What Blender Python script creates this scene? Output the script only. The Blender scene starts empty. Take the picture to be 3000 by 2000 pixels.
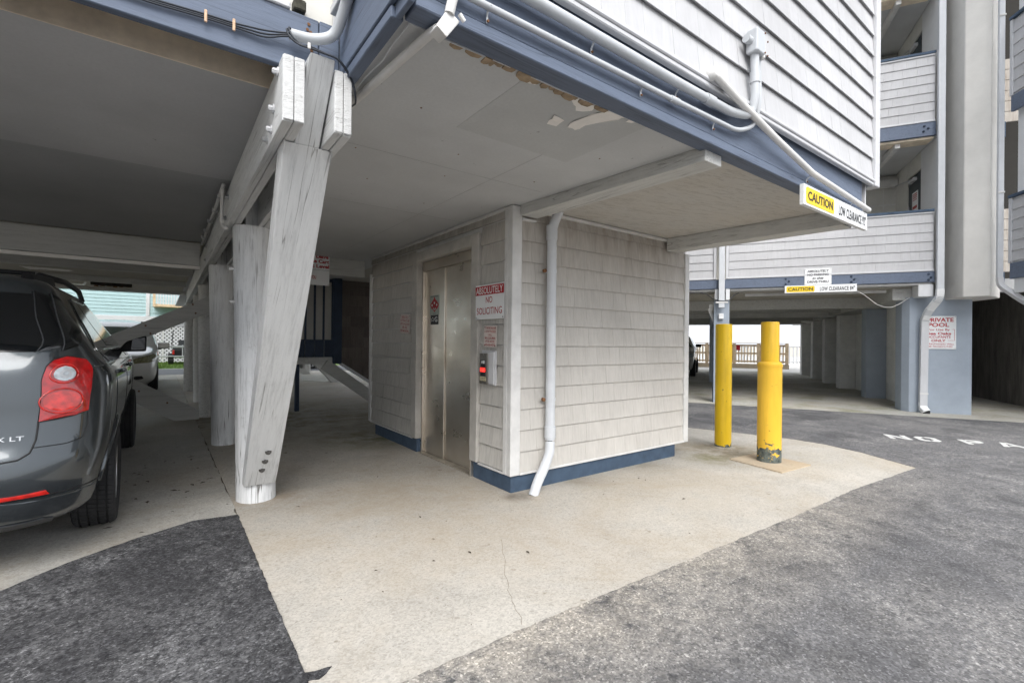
import bpy, bmesh, math, random
from mathutils import Vector, Matrix
R = math.radians
rng = random.Random(7)
scene = bpy.context.scene
COL = scene.collection

# ---------------------------------------------------------------- camera
YAW, PITCH, ROLL = 0.930607, 0.001836, 0.010104
fw = Vector((math.cos(YAW) * math.cos(PITCH), math.sin(YAW) * math.cos(PITCH), math.sin(PITCH)))
rt = Vector((math.sin(YAW), -math.cos(YAW), 0)); up = rt.cross(fw)
rt2 = rt * math.cos(ROLL) + up * math.sin(ROLL)
up2 = -rt * math.sin(ROLL) + up * math.cos(ROLL)
cd = bpy.data.cameras.new('camera'); cam = bpy.data.objects.new('camera', cd); COL.objects.link(cam)
cam.matrix_world = Matrix(((rt2.x, up2.x, -fw.x, 0), (rt2.y, up2.y, -fw.y, 0), (rt2.z, up2.z, -fw.z, 1.3), (0, 0, 0, 1)))
cd.sensor_width = 36; cd.lens = 1384.56 / 3000 * 36; cd.clip_start = 0.05; cd.clip_end = 3000
scene.camera = cam

# ---------------------------------------------------------------- sky, sun, exposure
SUN_EL, SUN_AZ = R(46), R(-118)          # azimuth of the sun seen from the scene, from +X towards +Y
world = bpy.data.worlds.new('World'); scene.world = world; world.use_nodes = True
wn = world.node_tree
sky = wn.nodes.new('ShaderNodeTexSky'); sky.sky_type = 'NISHITA'; sky.sun_disc = False
sky.sun_elevation = SUN_EL; sky.sun_rotation = R(90) - SUN_AZ; sky.air_density = 1.0; sky.dust_density = 4.0; sky.ozone_density = 1.0
hs = wn.nodes.new('ShaderNodeHueSaturation'); hs.inputs['Saturation'].default_value = 0.30
wn.links.new(sky.outputs[0], hs.inputs['Color'])
ov = wn.nodes.new('ShaderNodeMix'); ov.data_type = 'RGBA'; ov.inputs[0].default_value = 0.8      # an even overcast layer over the sky
wn.links.new(hs.outputs[0], ov.inputs[6]); ov.inputs[7].default_value = (5.45, 5.75, 6.25, 1)
bg = wn.nodes['Background']; wn.links.new(ov.outputs[2], bg.inputs[0]); bg.inputs[1].default_value = 0.10
sd = bpy.data.lights.new('sun', 'SUN'); sd.energy = 1.5; sd.angle = R(45); sd.color = (1.0, 0.975, 0.945)
sun = bpy.data.objects.new('sun', sd); COL.objects.link(sun)
sdir = Vector((math.cos(SUN_EL) * math.cos(SUN_AZ), math.cos(SUN_EL) * math.sin(SUN_AZ), math.sin(SUN_EL)))
sun.rotation_euler = sdir.to_track_quat('Z', 'Y').to_euler()
vs = scene.view_settings
vs.view_transform = 'Standard'; vs.look = 'None'; vs.exposure = 1.38; vs.gamma = 1; vs.use_curve_mapping = False
scene.render.engine = 'CYCLES'
scene.cycles.max_bounces = 7; scene.cycles.diffuse_bounces = 5; scene.cycles.glossy_bounces = 4
scene.cycles.use_denoising = True
scene.cycles.sample_clamp_indirect = 8
scene.cycles.use_adaptive_sampling = True; scene.cycles.adaptive_threshold = 0.04

# ---------------------------------------------------------------- helpers
C60, S60 = math.cos(R(-60)), math.sin(R(-60))
MAIN, WING = 0.0, R(-60)
def T(frame, p):
    c, s = math.cos(frame), math.sin(frame)
    return Vector((p[0] * c - p[1] * s, p[0] * s + p[1] * c, p[2]))
ORG = {}
def tag(o, label=None, cat=None, group=None, kind=None):
    if label: o['label'] = label
    if cat: o['category'] = cat
    if group: o['group'] = group
    if kind: o['kind'] = kind
    return o
def thing(name, label, cat, loc=(0, 0, 0), frame=MAIN, rz=None, group=None):
    """Empty at the base of a thing. Parts are given in frame coordinates; with rz they are given in local ones."""
    o = bpy.data.objects.new(name, None); COL.objects.link(o)
    o.empty_display_size = 0.1
    o.location = T(frame, loc)
    o.rotation_euler = (0, 0, frame if rz is None else rz)
    ORG[o] = Vector(loc) if rz is None else Vector((0, 0, 0))
    return tag(o, label, cat, group)
def link_mesh(name, me, parent=None, loc=None, frame=MAIN):
    o = bpy.data.objects.new(name, me); COL.objects.link(o)
    if parent is not None:
        o.parent = parent; ORG[o] = ORG[parent]
    else:
        ORG[o] = Vector(loc) if loc is not None else Vector((0, 0, 0))
        o.location = T(frame, ORG[o]); o.rotation_euler = (0, 0, frame)
    return o

class MB:
    def __init__(s): s.v = []; s.f = []
    def add(s, vs, fs):
        b = len(s.v); s.v += [tuple(v) for v in vs]; s.f += [tuple(i + b for i in f) for f in fs]; return s
    def box(s, x0, x1, y0, y1, z0, z1):
        return s.hull([(x0, y0, z0), (x1, y0, z0), (x1, y1, z0), (x0, y1, z0)], [(x0, y0, z1), (x1, y0, z1), (x1, y1, z1), (x0, y1, z1)])
    def hull(s, lo, hi):
        n = len(lo)
        fs = [tuple(range(n))[::-1], tuple(range(n, 2 * n))] + [(i, (i + 1) % n, n + (i + 1) % n, n + i) for i in range(n)]
        return s.add(list(lo) + list(hi), fs)
    def prism(s, poly, z0, z1):          # polygon in xy, extruded in z
        return s.hull([(x, y, z0) for x, y in poly], [(x, y, z1) for x, y in poly])
    def prism_y(s, poly, y0, y1):        # polygon in xz, extruded in y
        return s.hull([(x, y0, z) for x, z in poly], [(x, y1, z) for x, z in poly])
    def prism_x(s, poly, x0, x1):        # polygon in yz, extruded in x
        return s.hull([(x0, y, z) for y, z in poly], [(x1, y, z) for y, z in poly])
    def sheet(s, poly, z): return s.add([(x, y, z) for x, y in poly], [tuple(range(len(poly)))])
    def bar(s, a, b, w, h, upv=(0, 0, 1)):
        a, b = Vector(a), Vector(b); d = (b - a).normalized(); u0 = Vector(upv)
        sx = d.cross(u0).normalized() * (w / 2); uz = sx.cross(d).normalized() * (h / 2)
        lo = [a - sx - uz, a + sx - uz, a + sx + uz, a - sx + uz]; hi = [p + (b - a) for p in lo]
        return s.hull(lo, hi)
    def tube(s, pts, r, n=10, caps=True, radii=None):
        pts = [Vector(p) for p in pts]; m = len(pts); rings = []; prev = None
        for i, p in enumerate(pts):
            d = (pts[min(i + 1, m - 1)] - pts[max(i - 1, 0)]).normalized()
            if prev is None:
                a = Vector((0, 0, 1)) if abs(d.z) < .9 else Vector((1, 0, 0))
                u = d.cross(a).normalized()
            else:
                u = (prev - d * prev.dot(d)).normalized()
            prev = u; w = d.cross(u); rr = radii[i] if radii else r
            rings.append([p + (u * math.cos(2 * math.pi * k / n) + w * math.sin(2 * math.pi * k / n)) * rr for k in range(n)])
        vs = [q for ring in rings for q in ring]
        fs = [(i * n + k, i * n + (k + 1) % n, (i + 1) * n + (k + 1) % n, (i + 1) * n + k) for i in range(m - 1) for k in range(n)]
        if caps: fs += [tuple(range(n))[::-1], tuple((m - 1) * n + k for k in range(n))]
        return s.add(vs, fs)
    def lathe(s, prof, n=24, axis='z', c=(0, 0, 0), caps=True, rfun=None):
        vs = []
        for i, (r, h) in enumerate(prof):
            for k in range(n):
                a = 2 * math.pi * k / n; rr = rfun(i, a, r) if rfun else r
                x, y = rr * math.cos(a), rr * math.sin(a)
                vs.append({'z': (c[0] + x, c[1] + y, c[2] + h), 'x': (c[0] + h, c[1] + x, c[2] + y), 'y': (c[0] + x, c[1] + h, c[2] + y)}[axis])
        m = len(prof)
        fs = [(i * n + k, i * n + (k + 1) % n, (i + 1) * n + (k + 1) % n, (i + 1) * n + k) for i in range(m - 1) for k in range(n)]
        if caps: fs += [tuple(range(n))[::-1], tuple((m - 1) * n + k for k in range(n))]
        return s.add(vs, fs)
    def mesh(s, name, mat, org=Vector((0, 0, 0)), bevel=0, seg=1, smooth=False, angle=None):
        me = bpy.data.meshes.new(name)
        me.from_pydata([(x - org[0], y - org[1], z - org[2]) for x, y, z in s.v], [], s.f)
        bm = bmesh.new(); bm.from_mesh(me)
        bmesh.ops.recalc_face_normals(bm, faces=bm.faces)
        if bevel:
            bmesh.ops.bevel(bm, geom=[e for e in bm.edges if e.is_manifold and e.calc_face_angle(0) > 0.5], offset=bevel, segments=seg, profile=0.6, affect='EDGES', clamp_overlap=True)
        if smooth:
            for f in bm.faces: f.smooth = True
            if angle is not None:
                for e in bm.edges:
                    if e.calc_face_angle(0) > angle: e.smooth = False
        bm.to_mesh(me); bm.free()
        if mat is not None: me.materials.append(mat)
        return me
    def build(s, name, mat, parent=None, loc=None, frame=MAIN, bevel=0, seg=1, smooth=False, angle=None):
        org = ORG[parent] if parent is not None else (Vector(loc) if loc is not None else Vector((0, 0, 0)))
        return link_mesh(name, s.mesh(name, mat, org, bevel, seg, smooth, angle), parent, loc, frame)

def box(name, mat, parent, x0, x1, y0, y1, z0, z1, bevel=0.0):
    return MB().box(x0, x1, y0, y1, z0, z1).build(name, mat, parent, bevel=bevel)
def arc(pts, r, n=6):
    """polyline with rounded corners"""
    pts = [Vector(p) for p in pts]; out = [pts[0]]
    for i in range(1, len(pts) - 1):
        a, b, c = pts[i - 1], pts[i], pts[i + 1]
        d1 = (a - b).normalized(); d2 = (c - b).normalized()
        k = min(r, (a - b).length * .49, (c - b).length * .49)
        p, q = b + d1 * k, b + d2 * k
        for j in range(n + 1):
            t = j / n; out.append(p * (1 - t) ** 2 + b * 2 * t * (1 - t) + q * t * t)
    return out + [pts[-1]]

_txt = {}
def text_geo(s, bold=0.0, shear=0.0, space=1.0):
    key = (s, bold, shear, space)
    if key in _txt: return _txt[key]
    cu = bpy.data.curves.new('t', 'FONT'); cu.body = s; cu.offset = bold; cu.shear = shear; cu.space_character = space
    cu.resolution_u = 3; cu.fill_mode = 'FRONT'
    o = bpy.data.objects.new('t', cu); COL.objects.link(o)
    dg = bpy.context.evaluated_depsgraph_get(); e = o.evaluated_get(dg); me = e.to_mesh()
    vs = [(v.co.x, v.co.y) for v in me.vertices]; fs = [tuple(p.vertices) for p in me.polygons]
    e.to_mesh_clear(); bpy.data.objects.remove(o); bpy.data.curves.remove(cu)
    x0 = min(v[0] for v in vs); x1 = max(v[0] for v in vs); y0 = min(v[1] for v in vs); y1 = max(v[1] for v in vs)
    vs = [((x - (x0 + x1) / 2) / (x1 - x0), (y - (y0 + y1) / 2) / (y1 - y0)) for x, y in vs]
    _txt[key] = (vs, fs); return _txt[key]
def lettering(parent, s, cx, cz, w, h, mat, y=-0.002, bold=0.0, shear=0.0, space=1.0, name='lettering', fn=None):
    """flat print on a sign; local x right, z up, facing local -y"""
    vs, fs = text_geo(s, bold, shear, space)
    P = [(cx + x * w, y, cz + z * h) for x, z in vs]
    if fn: P = [fn(p) for p in P]
    m = MB(); m.add(P, fs)
    me = bpy.data.meshes.new(name); me.from_pydata([tuple(Vector(v) - ORG[parent]) for v in m.v], [], m.f); me.materials.append(mat)
    return link_mesh(name, me, parent)

# ---------------------------------------------------------------- materials
def lin(*c): return tuple((v / 12.92 if v <= .04045 else ((v + .055) / 1.055) ** 2.4) for v in c)
class Mat:
    def __init__(s, name, base=(.5, .5, .5), rough=.6, metal=0, spec=.4, coat=0, **kw):
        s.m = bpy.data.materials.new(name); s.m.use_nodes = True; s.nt = s.m.node_tree; s.b = s.nt.nodes['Principled BSDF']
        s.b.inputs['Base Color'].default_value = (*base, 1); s.b.inputs['Roughness'].default_value = rough
        s.b.inputs['Metallic'].default_value = metal; s.b.inputs['Specular IOR Level'].default_value = spec
        s.b.inputs['Coat Weight'].default_value = coat; s.b.inputs['Coat Roughness'].default_value = .04
        s.pos = None; s.bumpsrc = None
    def n(s, t, **kw):
        nd = s.nt.nodes.new('ShaderNode' + t)
        for k, v in kw.items():
            if k in nd.inputs: nd.inputs[k].default_value = v
            else: setattr(nd, k, v)
        return nd
    def l(s, a, b): s.nt.links.new(a, b)
    def coord(s, scale=(1, 1, 1), kind='world', rot=(0, 0, 0)):
        if kind == 'world': src = s.n('NewGeometry').outputs['Position']
        else: src = s.n('TexCoord').outputs['Object']
        if any(rot):
            m0 = s.n('Mapping'); m0.inputs['Rotation'].default_value = rot; s.l(src, m0.inputs['Vector']); src = m0.outputs[0]
        mp = s.n('Mapping'); mp.inputs['Scale'].default_value = scale
        s.l(src, mp.inputs['Vector']); return mp.outputs[0]
    def noise(s, scale=5, detail=6, rough=.6, stretch=(1, 1, 1), kind='world', dist=0, rot=(0, 0, 0)):
        nd = s.n('TexNoise'); nd.inputs['Scale'].default_value = scale; nd.inputs['Detail'].default_value = min(detail, 5)
        nd.inputs['Roughness'].default_value = rough; nd.inputs['Distortion'].default_value = dist
        s.l(s.coord(stretch, kind, rot), nd.inputs['Vector']); return nd.outputs['Fac']
    def voro(s, scale=5, feature='F1', stretch=(1, 1, 1), kind='world', out='Distance'):
        nd = s.n('TexVoronoi'); nd.feature = feature; nd.inputs['Scale'].default_value = scale
        s.l(s.coord(stretch, kind), nd.inputs['Vector']); return nd.outputs[out]
    def ramp(s, fac, stops, interp='LINEAR'):
        nd = s.n('ValToRGB'); cr = nd.color_ramp; cr.interpolation = interp
        while len(cr.elements) < len(stops): cr.elements.new(.5)
        for e, (p, c) in zip(cr.elements, stops):
            e.position = p; e.color = (*c, 1) if isinstance(c, tuple) else (c, c, c, 1)
        s.l(fac, nd.inputs[0]); return nd.outputs[0]
    def mix(s, fac, a, b, mode='MIX'):
        nd = s.n('Mix', data_type='RGBA', blend_type=mode)
        for key, v in ((0, fac), (6, a), (7, b)):
            if isinstance(v, (int, float)): nd.inputs[key].default_value = v if key == 0 else (v, v, v, 1)
            elif isinstance(v, tuple): nd.inputs[key].default_value = (*v, 1)
            else: s.l(v, nd.inputs[key])
        return nd.outputs[2]
    def math(s, op, a, b=0):
        nd = s.n('Math', operation=op)
        for i, v in enumerate((a, b)):
            if isinstance(v, (int, float)): nd.inputs[i].default_value = v
            else: s.l(v, nd.inputs[i])
        return nd.outputs[0]
    def rand(s, lo, hi):
        mr = s.n('MapRange'); s.l(s.n('ObjectInfo').outputs['Random'], mr.inputs[0]); mr.inputs[3].default_value = lo; mr.inputs[4].default_value = hi
        return mr.outputs[0]
    def color(s, c): s.l(c, s.b.inputs['Base Color']); return s
    def roughness(s, c): s.l(c, s.b.inputs['Roughness']); return s
    def bump(s, h, strength=.3, dist=.01):
        nd = s.n('Bump'); nd.inputs['Strength'].default_value = strength; nd.inputs['Distance'].default_value = dist
        s.l(h, nd.inputs['Height'])
        if s.bumpsrc is not None: s.l(s.bumpsrc, nd.inputs['Normal'])
        s.bumpsrc = nd.outputs[0]; s.l(nd.outputs[0], s.b.inputs['Normal']); return s

def plain(name, c, rough=.6, metal=0, var=.08, scale=6, coat=0, spec=.4, bump=0):
    k = Mat(name, c, rough, metal, spec, coat)
    a = tuple(min(1, v * (1 + var)) for v in c); b = tuple(v * (1 - var) for v in c)
    nz = k.noise(scale, 7, .65)
    k.color(k.ramp(nz, [(.3, b), (.7, a)]))
    if bump: k.bump(k.noise(scale * 12, 3), bump, .004)
    return k.m

def paint_wood(name, base, worn, crack=.35, grain=(9, 9, .9), dirt=.25, rough=.65, dirtcol=(.16, .14, .12), rot=(0, 0, 0)):
    """painted timber: grain relief along the stretch axis, hairline checks, dirt blotches, worn fibres"""
    k = Mat(name, base, rough)
    g = k.noise(3, 7, .78, grain, rot=rot)
    c = k.ramp(g, [(.30, tuple(v * .78 for v in base)), (.5, base), (.75, tuple(min(1, v * 1.08) for v in base))])
    fib = k.noise(9, 5, .7, tuple(v * (.5 if v < 2 else 1) for v in grain), rot=rot)
    fm = k.math('MULTIPLY', k.ramp(fib, [(.55, 0.0), (.63, 1.0)]), k.ramp(k.noise(3.2, 5, .65), [(.42, 0.0), (.62, 1.0)]))
    c = k.mix(k.math('MULTIPLY', fm, dirt), c, tuple(v * .38 for v in base))
    ck = k.noise(1.5, 3, .5, tuple(v * (.3 if v < 2 else .9) for v in grain), dist=.25, rot=rot)
    line = k.ramp(ck, [(.5 - .010, 0.0), (.5, 1.0), (.5 + .010, 0.0)])
    msk = k.ramp(k.noise(1.7, 3), [(.46, 0.0), (.56, 1.0)])
    lm = k.math('MULTIPLY', line, msk)
    c = k.mix(k.math('MULTIPLY', lm, crack), c, worn)
    d = k.ramp(k.noise(4, 9, .75), [(.52, 0.0), (.75, 1.0)])
    sp = k.ramp(k.noise(45, 5, .7), [(.52, 0.0), (.66, 1.0)])
    c = k.mix(k.math('MULTIPLY', k.math('MULTIPLY', sp, d), dirt), c, dirtcol)
    rs = k.math('MULTIPLY', k.ramp(k.noise(2.3, 6, .7), [(.66, 0.0), (.74, 1.0)]), dirt * .6)
    c = k.mix(rs, c, (.45, .27, .13))
    k.color(c); k.bump(g, .3, .006); k.bump(fib, .3, .003); k.bump(lm, -.6, .01)
    return k.m

def shingle_mat(name, base, var=.12, streak=.25, grime=0.0, grimecol=(.20, .15, .11)):
    k = Mat(name, base, .62, spec=.3)
    g = k.noise(3, 6, .72, (13, 13, .9))
    c = k.ramp(g, [(.28, tuple(v * (1 - streak) for v in base)), (.55, base), (.8, tuple(min(1, v * 1.06) for v in base))])
    c = k.mix(1.0, c, k.rand(1 - var, 1 + var * .4), 'MULTIPLY')
    bl = k.ramp(k.noise(1.1, 5, .6), [(.35, 1.0), (.7, .86)])
    c = k.mix(1.0, c, bl, 'MULTIPLY')
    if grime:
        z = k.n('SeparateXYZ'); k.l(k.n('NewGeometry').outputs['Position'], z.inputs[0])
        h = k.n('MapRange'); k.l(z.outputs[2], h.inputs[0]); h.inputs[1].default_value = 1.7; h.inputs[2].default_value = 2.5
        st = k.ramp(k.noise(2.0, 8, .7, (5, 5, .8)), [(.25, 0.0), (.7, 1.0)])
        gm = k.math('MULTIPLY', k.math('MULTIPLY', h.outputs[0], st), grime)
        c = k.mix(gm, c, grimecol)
    k.color(c); k.bump(g, .22, .003)
    return k.m

def concrete(name, base, stain=(.16, .13, .09), moss=0.0, speck=.5, blot=.5, broom=None, spots=()):
    k = Mat(name, base, .9, spec=.2)
    big = k.noise(.5, 5, .65, dist=.3); mid = k.noise(2.6, 5, .75); fine = k.noise(150, 2, .7)
    c = k.ramp(mid, [(.25, tuple(v * .84 for v in base)), (.5, base), (.78, tuple(min(1, v * 1.09) for v in base))])
    c = k.mix(k.math('MULTIPLY', k.ramp(big, [(.45, 0.0), (.68, 1.0)]), blot), c, tuple(v * .58 for v in base))
    for sc, lo, hi in ((125, .70, 1.22), (60, .90, 1.07)):
        vc = k.voro(sc, out='Color'); sx = k.n('SeparateXYZ'); k.l(vc, sx.inputs[0])
        c = k.mix(speck, c, k.mix(1.0, c, k.ramp(sx.outputs[0], [(.0, lo * .7), (.12, lo), (.55, 1.0), (1.0, hi)]), 'MULTIPLY'))
    wr = k.math('MULTIPLY', k.ramp(k.noise(1.4, 5, .7), [(.5, 0.0), (.66, 1.0)]), k.ramp(k.noise(34, 4, .8), [(.42, 0.0), (.6, 1.0)]))
    c = k.mix(k.math('MULTIPLY', wr, .45), c, tuple(v * .60 for v in base))
    tn = k.math('MULTIPLY', k.ramp(k.noise(.85, 5, .68, dist=.6), [(.44, 0.0), (.64, 1.0)]), k.ramp(k.noise(7, 5, .75), [(.3, .35), (.62, 1.0)]))
    c = k.mix(k.math('MULTIPLY', tn, .5), c, (base[0] * .74, base[1] * .64, base[2] * .50))
    sp = k.ramp(k.noise(9, 3, .5), [(.70, 0.0), (.74, 1.0)])
    c = k.mix(k.math('MULTIPLY', sp, .55), c, stain)
    if moss:
        mo = k.ramp(k.noise(1.3, 5, .7), [(.5, 0.0), (.66, 1.0)])
        c = k.mix(k.math('MULTIPLY', mo, moss), c, (.15, .15, .045))
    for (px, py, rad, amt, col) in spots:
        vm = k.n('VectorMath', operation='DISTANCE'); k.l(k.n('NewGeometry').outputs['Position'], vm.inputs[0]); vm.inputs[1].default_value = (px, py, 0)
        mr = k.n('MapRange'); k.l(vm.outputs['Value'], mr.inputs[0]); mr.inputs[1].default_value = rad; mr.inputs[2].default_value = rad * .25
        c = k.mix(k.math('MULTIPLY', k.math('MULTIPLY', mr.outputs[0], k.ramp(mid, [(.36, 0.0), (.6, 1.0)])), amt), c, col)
    k.color(c); k.bump(fine, .4, .004); k.bump(mid, .2, .01)
    if broom: k.bump(k.noise(40, 3, .5, broom), .4, .004)
    return k.m

def asphalt(name, base, pale=(.25, .24, .225), wear=.5, stone=.5, dust=0.0):
    k = Mat(name, base, .88, spec=.25)
    big = k.noise(.55, 5, .62, dist=.8); mid = k.noise(3.5, 5, .75); grit = k.noise(26, 5, .8)
    c = k.ramp(mid, [(.3, tuple(v * .62 for v in base)), (.5, base), (.75, tuple(v * 1.3 for v in base))])
    # broad worn areas where the binder has gone and pale grit shows
    w = k.math('MULTIPLY', k.ramp(big, [(.40, 0.0), (.62, 1.0)]), k.ramp(grit, [(.34, 0.0), (.60, 1.0)]))
    w2 = k.math('MULTIPLY', k.ramp(k.noise(1.9, 5, .7, dist=.6), [(.52, 0.0), (.66, 1.0)]), k.ramp(grit, [(.42, 0.0), (.56, 1.0)]))
    c = k.mix(k.math('MULTIPLY', w, wear), c, pale)
    c = k.mix(k.math('MULTIPLY', w2, wear * .8), c, tuple(min(1, v * 1.25) for v in pale))
    dk = k.ramp(k.noise(.9, 4, .6), [(.55, 0.0), (.72, .55)])
    c = k.mix(dk, c, tuple(v * .55 for v in base))
    if dust:
        ps = k.n('SeparateXYZ'); k.l(k.n('NewGeometry').outputs['Position'], ps.inputs[0])
        m1 = k.n('MapRange'); k.l(ps.outputs[1], m1.inputs[0]); m1.inputs[1].default_value = .95; m1.inputs[2].default_value = 1.7
        m2 = k.n('MapRange'); k.l(ps.outputs[0], m2.inputs[0]); m2.inputs[1].default_value = 6.8; m2.inputs[2].default_value = 3.8
        dm = k.math('MULTIPLY', k.math('MULTIPLY', m1.outputs[0], m2.outputs[0]), k.ramp(k.math('ADD', k.math('MULTIPLY', mid, .6), k.math('MULTIPLY', grit, .4)), [(.36, 0.0), (.6, 1.0)]))
        c = k.mix(k.math('MULTIPLY', dm, dust), c, (.44, .40, .34))
    vc = k.voro(120, out='Color'); sx = k.n('SeparateXYZ'); k.l(vc, sx.inputs[0])
    tone = k.ramp(sx.outputs[0], [(.0, .40), (.35, .85), (.7, 1.15), (.92, 1.6), (1.0, 2.6)])
    c = k.mix(stone, c, k.mix(1.0, c, tone, 'MULTIPLY'))
    k.color(c); k.bump(k.voro(120), -.6, .006); k.bump(mid, .3, .012)
    return k.m

def soffit_mat(name, base, tan=(.3, .25, .19), peel=0.0):
    k = Mat(name, base, .8, spec=.25)
    nz = k.noise(1.2, 6, .6); f = k.noise(60, 4, .6)
    c = k.ramp(nz, [(.3, tuple(v * .9 for v in base)), (.7, tuple(v * 1.08 for v in base))])
    c = k.mix(k.ramp(f, [(.35, .15), (.6, 0.0)]), c, tuple(v * .7 for v in base))
    sp = k.ramp(k.noise(14, 3), [(.735, 0.0), (.75, 1.0)])
    c = k.mix(k.math('MULTIPLY', sp, .6), c, tuple(v * .45 for v in base))
    if peel:
        pl = k.ramp(k.noise(7, 5, .75, (1.0, 6.5, 1), dist=.5, rot=(0, 0, R(12))), [(.52, 0.0), (.58, .7)])
        tn = k.ramp(k.noise(1.2, 6, .6), [(.3, 0.0), (.65, 1.0)])
        c = k.mix(k.math('MULTIPLY', tn, peel), c, tan)
        c = k.mix(k.math('MULTIPLY', pl, peel), c, tuple(v * .62 for v in tan))
    k.color(c); k.bump(f, .15, .003)
    return k.m

M = {}
M['concrete'] = concrete('pad_concrete', (.50, .472, .425), blot=.30, speck=.42, spots=((5.45, 3.0, .95, .8, (.19, .16, .10)), (2.4, 6.2, .9, .8, (.14, .15, .07)), (1.5, 8.5, 3.2, .75, (.15, .14, .08)), (2.42, 3.15, .16, .9, (.10, .09, .08)), (3.2, 3.2, .35, .6, (.22, .20, .16)), (4.2, 3.2, .4, .6, (.22, .2, .15)), (2.35, 4.3, .5, .5, (.25, .21, .16)), (.65, 4.3, .35, .7, (.24, .19, .13)), (1.5, 3.5, 1.7, .5, (.36, .30, .225)), (3.6, 2.4, 1.3, .4, (.38, .33, .26)), (2.2, 2.3, .8, .35, (.36, .31, .25)), (5.9, 2.4, .8, .4, (.36, .32, .25)), (5.0, 3.0, .35, .7, (.2, .19, .1)), (.9, 4.2, .5, .4, (.25, .2, .15))))  # small dark spots along the bases paint contact shade as well as dirt
M['concrete_bay'] = concrete('parking_concrete', (.46, .445, .41), blot=.45, speck=.45, broom=(1, .12, 1))
M['concrete_wing'] = concrete('wing_concrete', (.50, .49, .45), moss=.5)
M['concrete_patch'] = concrete('patch_concrete', (.47, .39, .29), blot=.3, speck=.2)
M['asphalt'] = asphalt('worn_asphalt', (.108, .107, .111), pale=(.30, .29, .278), wear=.55, stone=.6, dust=.85)
M['asphalt_new'] = asphalt('dark_asphalt', (.026, .026, .029), pale=(.26, .26, .265), wear=.5, stone=.85)
M['sand'] = plain('sand', (.5, .45, .36), .95, var=.12, scale=.6)
M['white_timber'] = paint_wood('white_timber', (.74, .75, .755), (.10, .09, .08), crack=1.0, dirt=.5)
M['brace_timber'] = paint_wood('brace_timber', (.71, .72, .72), (.10, .09, .08), crack=.7, dirt=.28, rot=(R(-42.2), 0, 0))
M['grey_timber'] = paint_wood('grey_timber', (.55, .55, .53), (.12, .11, .10), crack=.7, dirt=.45, grain=(9, .9, 9))
M['girder_paint'] = paint_wood('girder_paint', (.66, .67, .67), (.14, .13, .12), crack=.6, dirt=.25, grain=(9, .8, 9))
M['end_grain'] = paint_wood('end_grain_paint', (.62, .625, .62), (.06, .055, .05), crack=1.0, dirt=1.0, grain=(6, 6, 40), rot=(0, R(10), 0))
M['beam_paint'] = paint_wood('beam_paint', (.50, .50, .48), (.2, .19, .18), crack=.3, dirt=.2, grain=(.8, 9, 9))
M['blue'] = paint_wood('blue_paint', (.125, .155, .215), (.03, .035, .05), crack=.55, dirt=.18, grain=(.8, 9, 9), dirtcol=(.24, .27, .33))
M['blue_b'] = paint_wood('blue_paint_side', (.125, .155, .215), (.03, .035, .05), crack=.55, dirt=.18, grain=(9, .8, 9), dirtcol=(.24, .27, .33))
M['blue_base'] = plain('blue_masonry_paint', (.05, .08, .125), .7, var=.22, scale=9, bump=.2)
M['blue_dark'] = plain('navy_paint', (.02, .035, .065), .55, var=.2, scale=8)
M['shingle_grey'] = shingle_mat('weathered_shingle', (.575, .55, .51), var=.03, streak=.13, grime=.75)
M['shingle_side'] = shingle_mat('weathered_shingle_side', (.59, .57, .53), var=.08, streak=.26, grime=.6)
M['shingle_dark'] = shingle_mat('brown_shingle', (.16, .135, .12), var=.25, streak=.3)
M['shingle_white'] = shingle_mat('white_shingle', (.535, .535, .545), var=.04, streak=.08)
M['trim_white'] = plain('white_trim', (.57, .575, .59), .45, var=.04)
M['trim_grey'] = plain('dusty_trim', (.64, .635, .62), .55, var=.12, scale=5)
M['trim_dirty'] = plain('dirty_trim', (.47, .45, .415), .6, var=.2, scale=4)
M['pvc_grey'] = plain('grey_pvc', (.50, .52, .54), .45, var=.06)
M['pvc_white'] = plain('white_pvc', (.70, .69, .67), .4, var=.07)
M['pipe_paint'] = plain('painted_pipe', (.60, .62, .645), .5, var=.06)
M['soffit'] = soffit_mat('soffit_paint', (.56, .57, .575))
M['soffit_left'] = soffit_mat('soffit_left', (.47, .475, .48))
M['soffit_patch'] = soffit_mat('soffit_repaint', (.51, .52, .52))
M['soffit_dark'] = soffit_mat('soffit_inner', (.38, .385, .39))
M['soffit_tan'] = soffit_mat('bare_plywood_soffit', (.55, .54, .515), tan=(.44, .40, .34), peel=.55)
M['soffit_old'] = soffit_mat('old_soffit', (.48, .46, .41), peel=.35)
M['plywood'] = plain('rotten_plywood', (.33, .25, .165), .9, var=.45, scale=14)
M['beige_board'] = plain('beige_board', (.80, .69, .54), .8, var=.25, scale=4)
M['flake'] = plain('bare_paper', (.86, .83, .79), .8, var=.08)
M['stucco'] = plain('beige_stucco', (.66, .645, .61), .9, var=.06, scale=3, bump=.35)
M['pier_blue'] = plain('pale_blue_stucco', (.33, .375, .43), .85, var=.07, scale=3, bump=.3)
M['pier_grey'] = plain('grey_stucco', (.68, .68, .66), .9, var=.12, scale=3, bump=.3)
M['wall_white'] = plain('white_stucco', (.68, .69, .70), .85, var=.05, scale=3, bump=.2)
M['gallery_wall'] = plain('gallery_wall', (.62, .61, .57), .85, var=.06)
M['black'] = plain('black_rubber', (.014, .014, .015), .55, var=.2)
M['cable'] = plain('black_cable', (.025, .03, .04), .5)
M['rust'] = plain('rusty_steel', (.17, .08, .035), .8, var=.4, scale=25)
M['galv'] = plain('galvanised_steel', (.5, .51, .52), .4, metal=.7, var=.12, scale=30)
M['sign_white'] = plain('sign_white', (.78, .79, .79), .35, var=.03)
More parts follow.
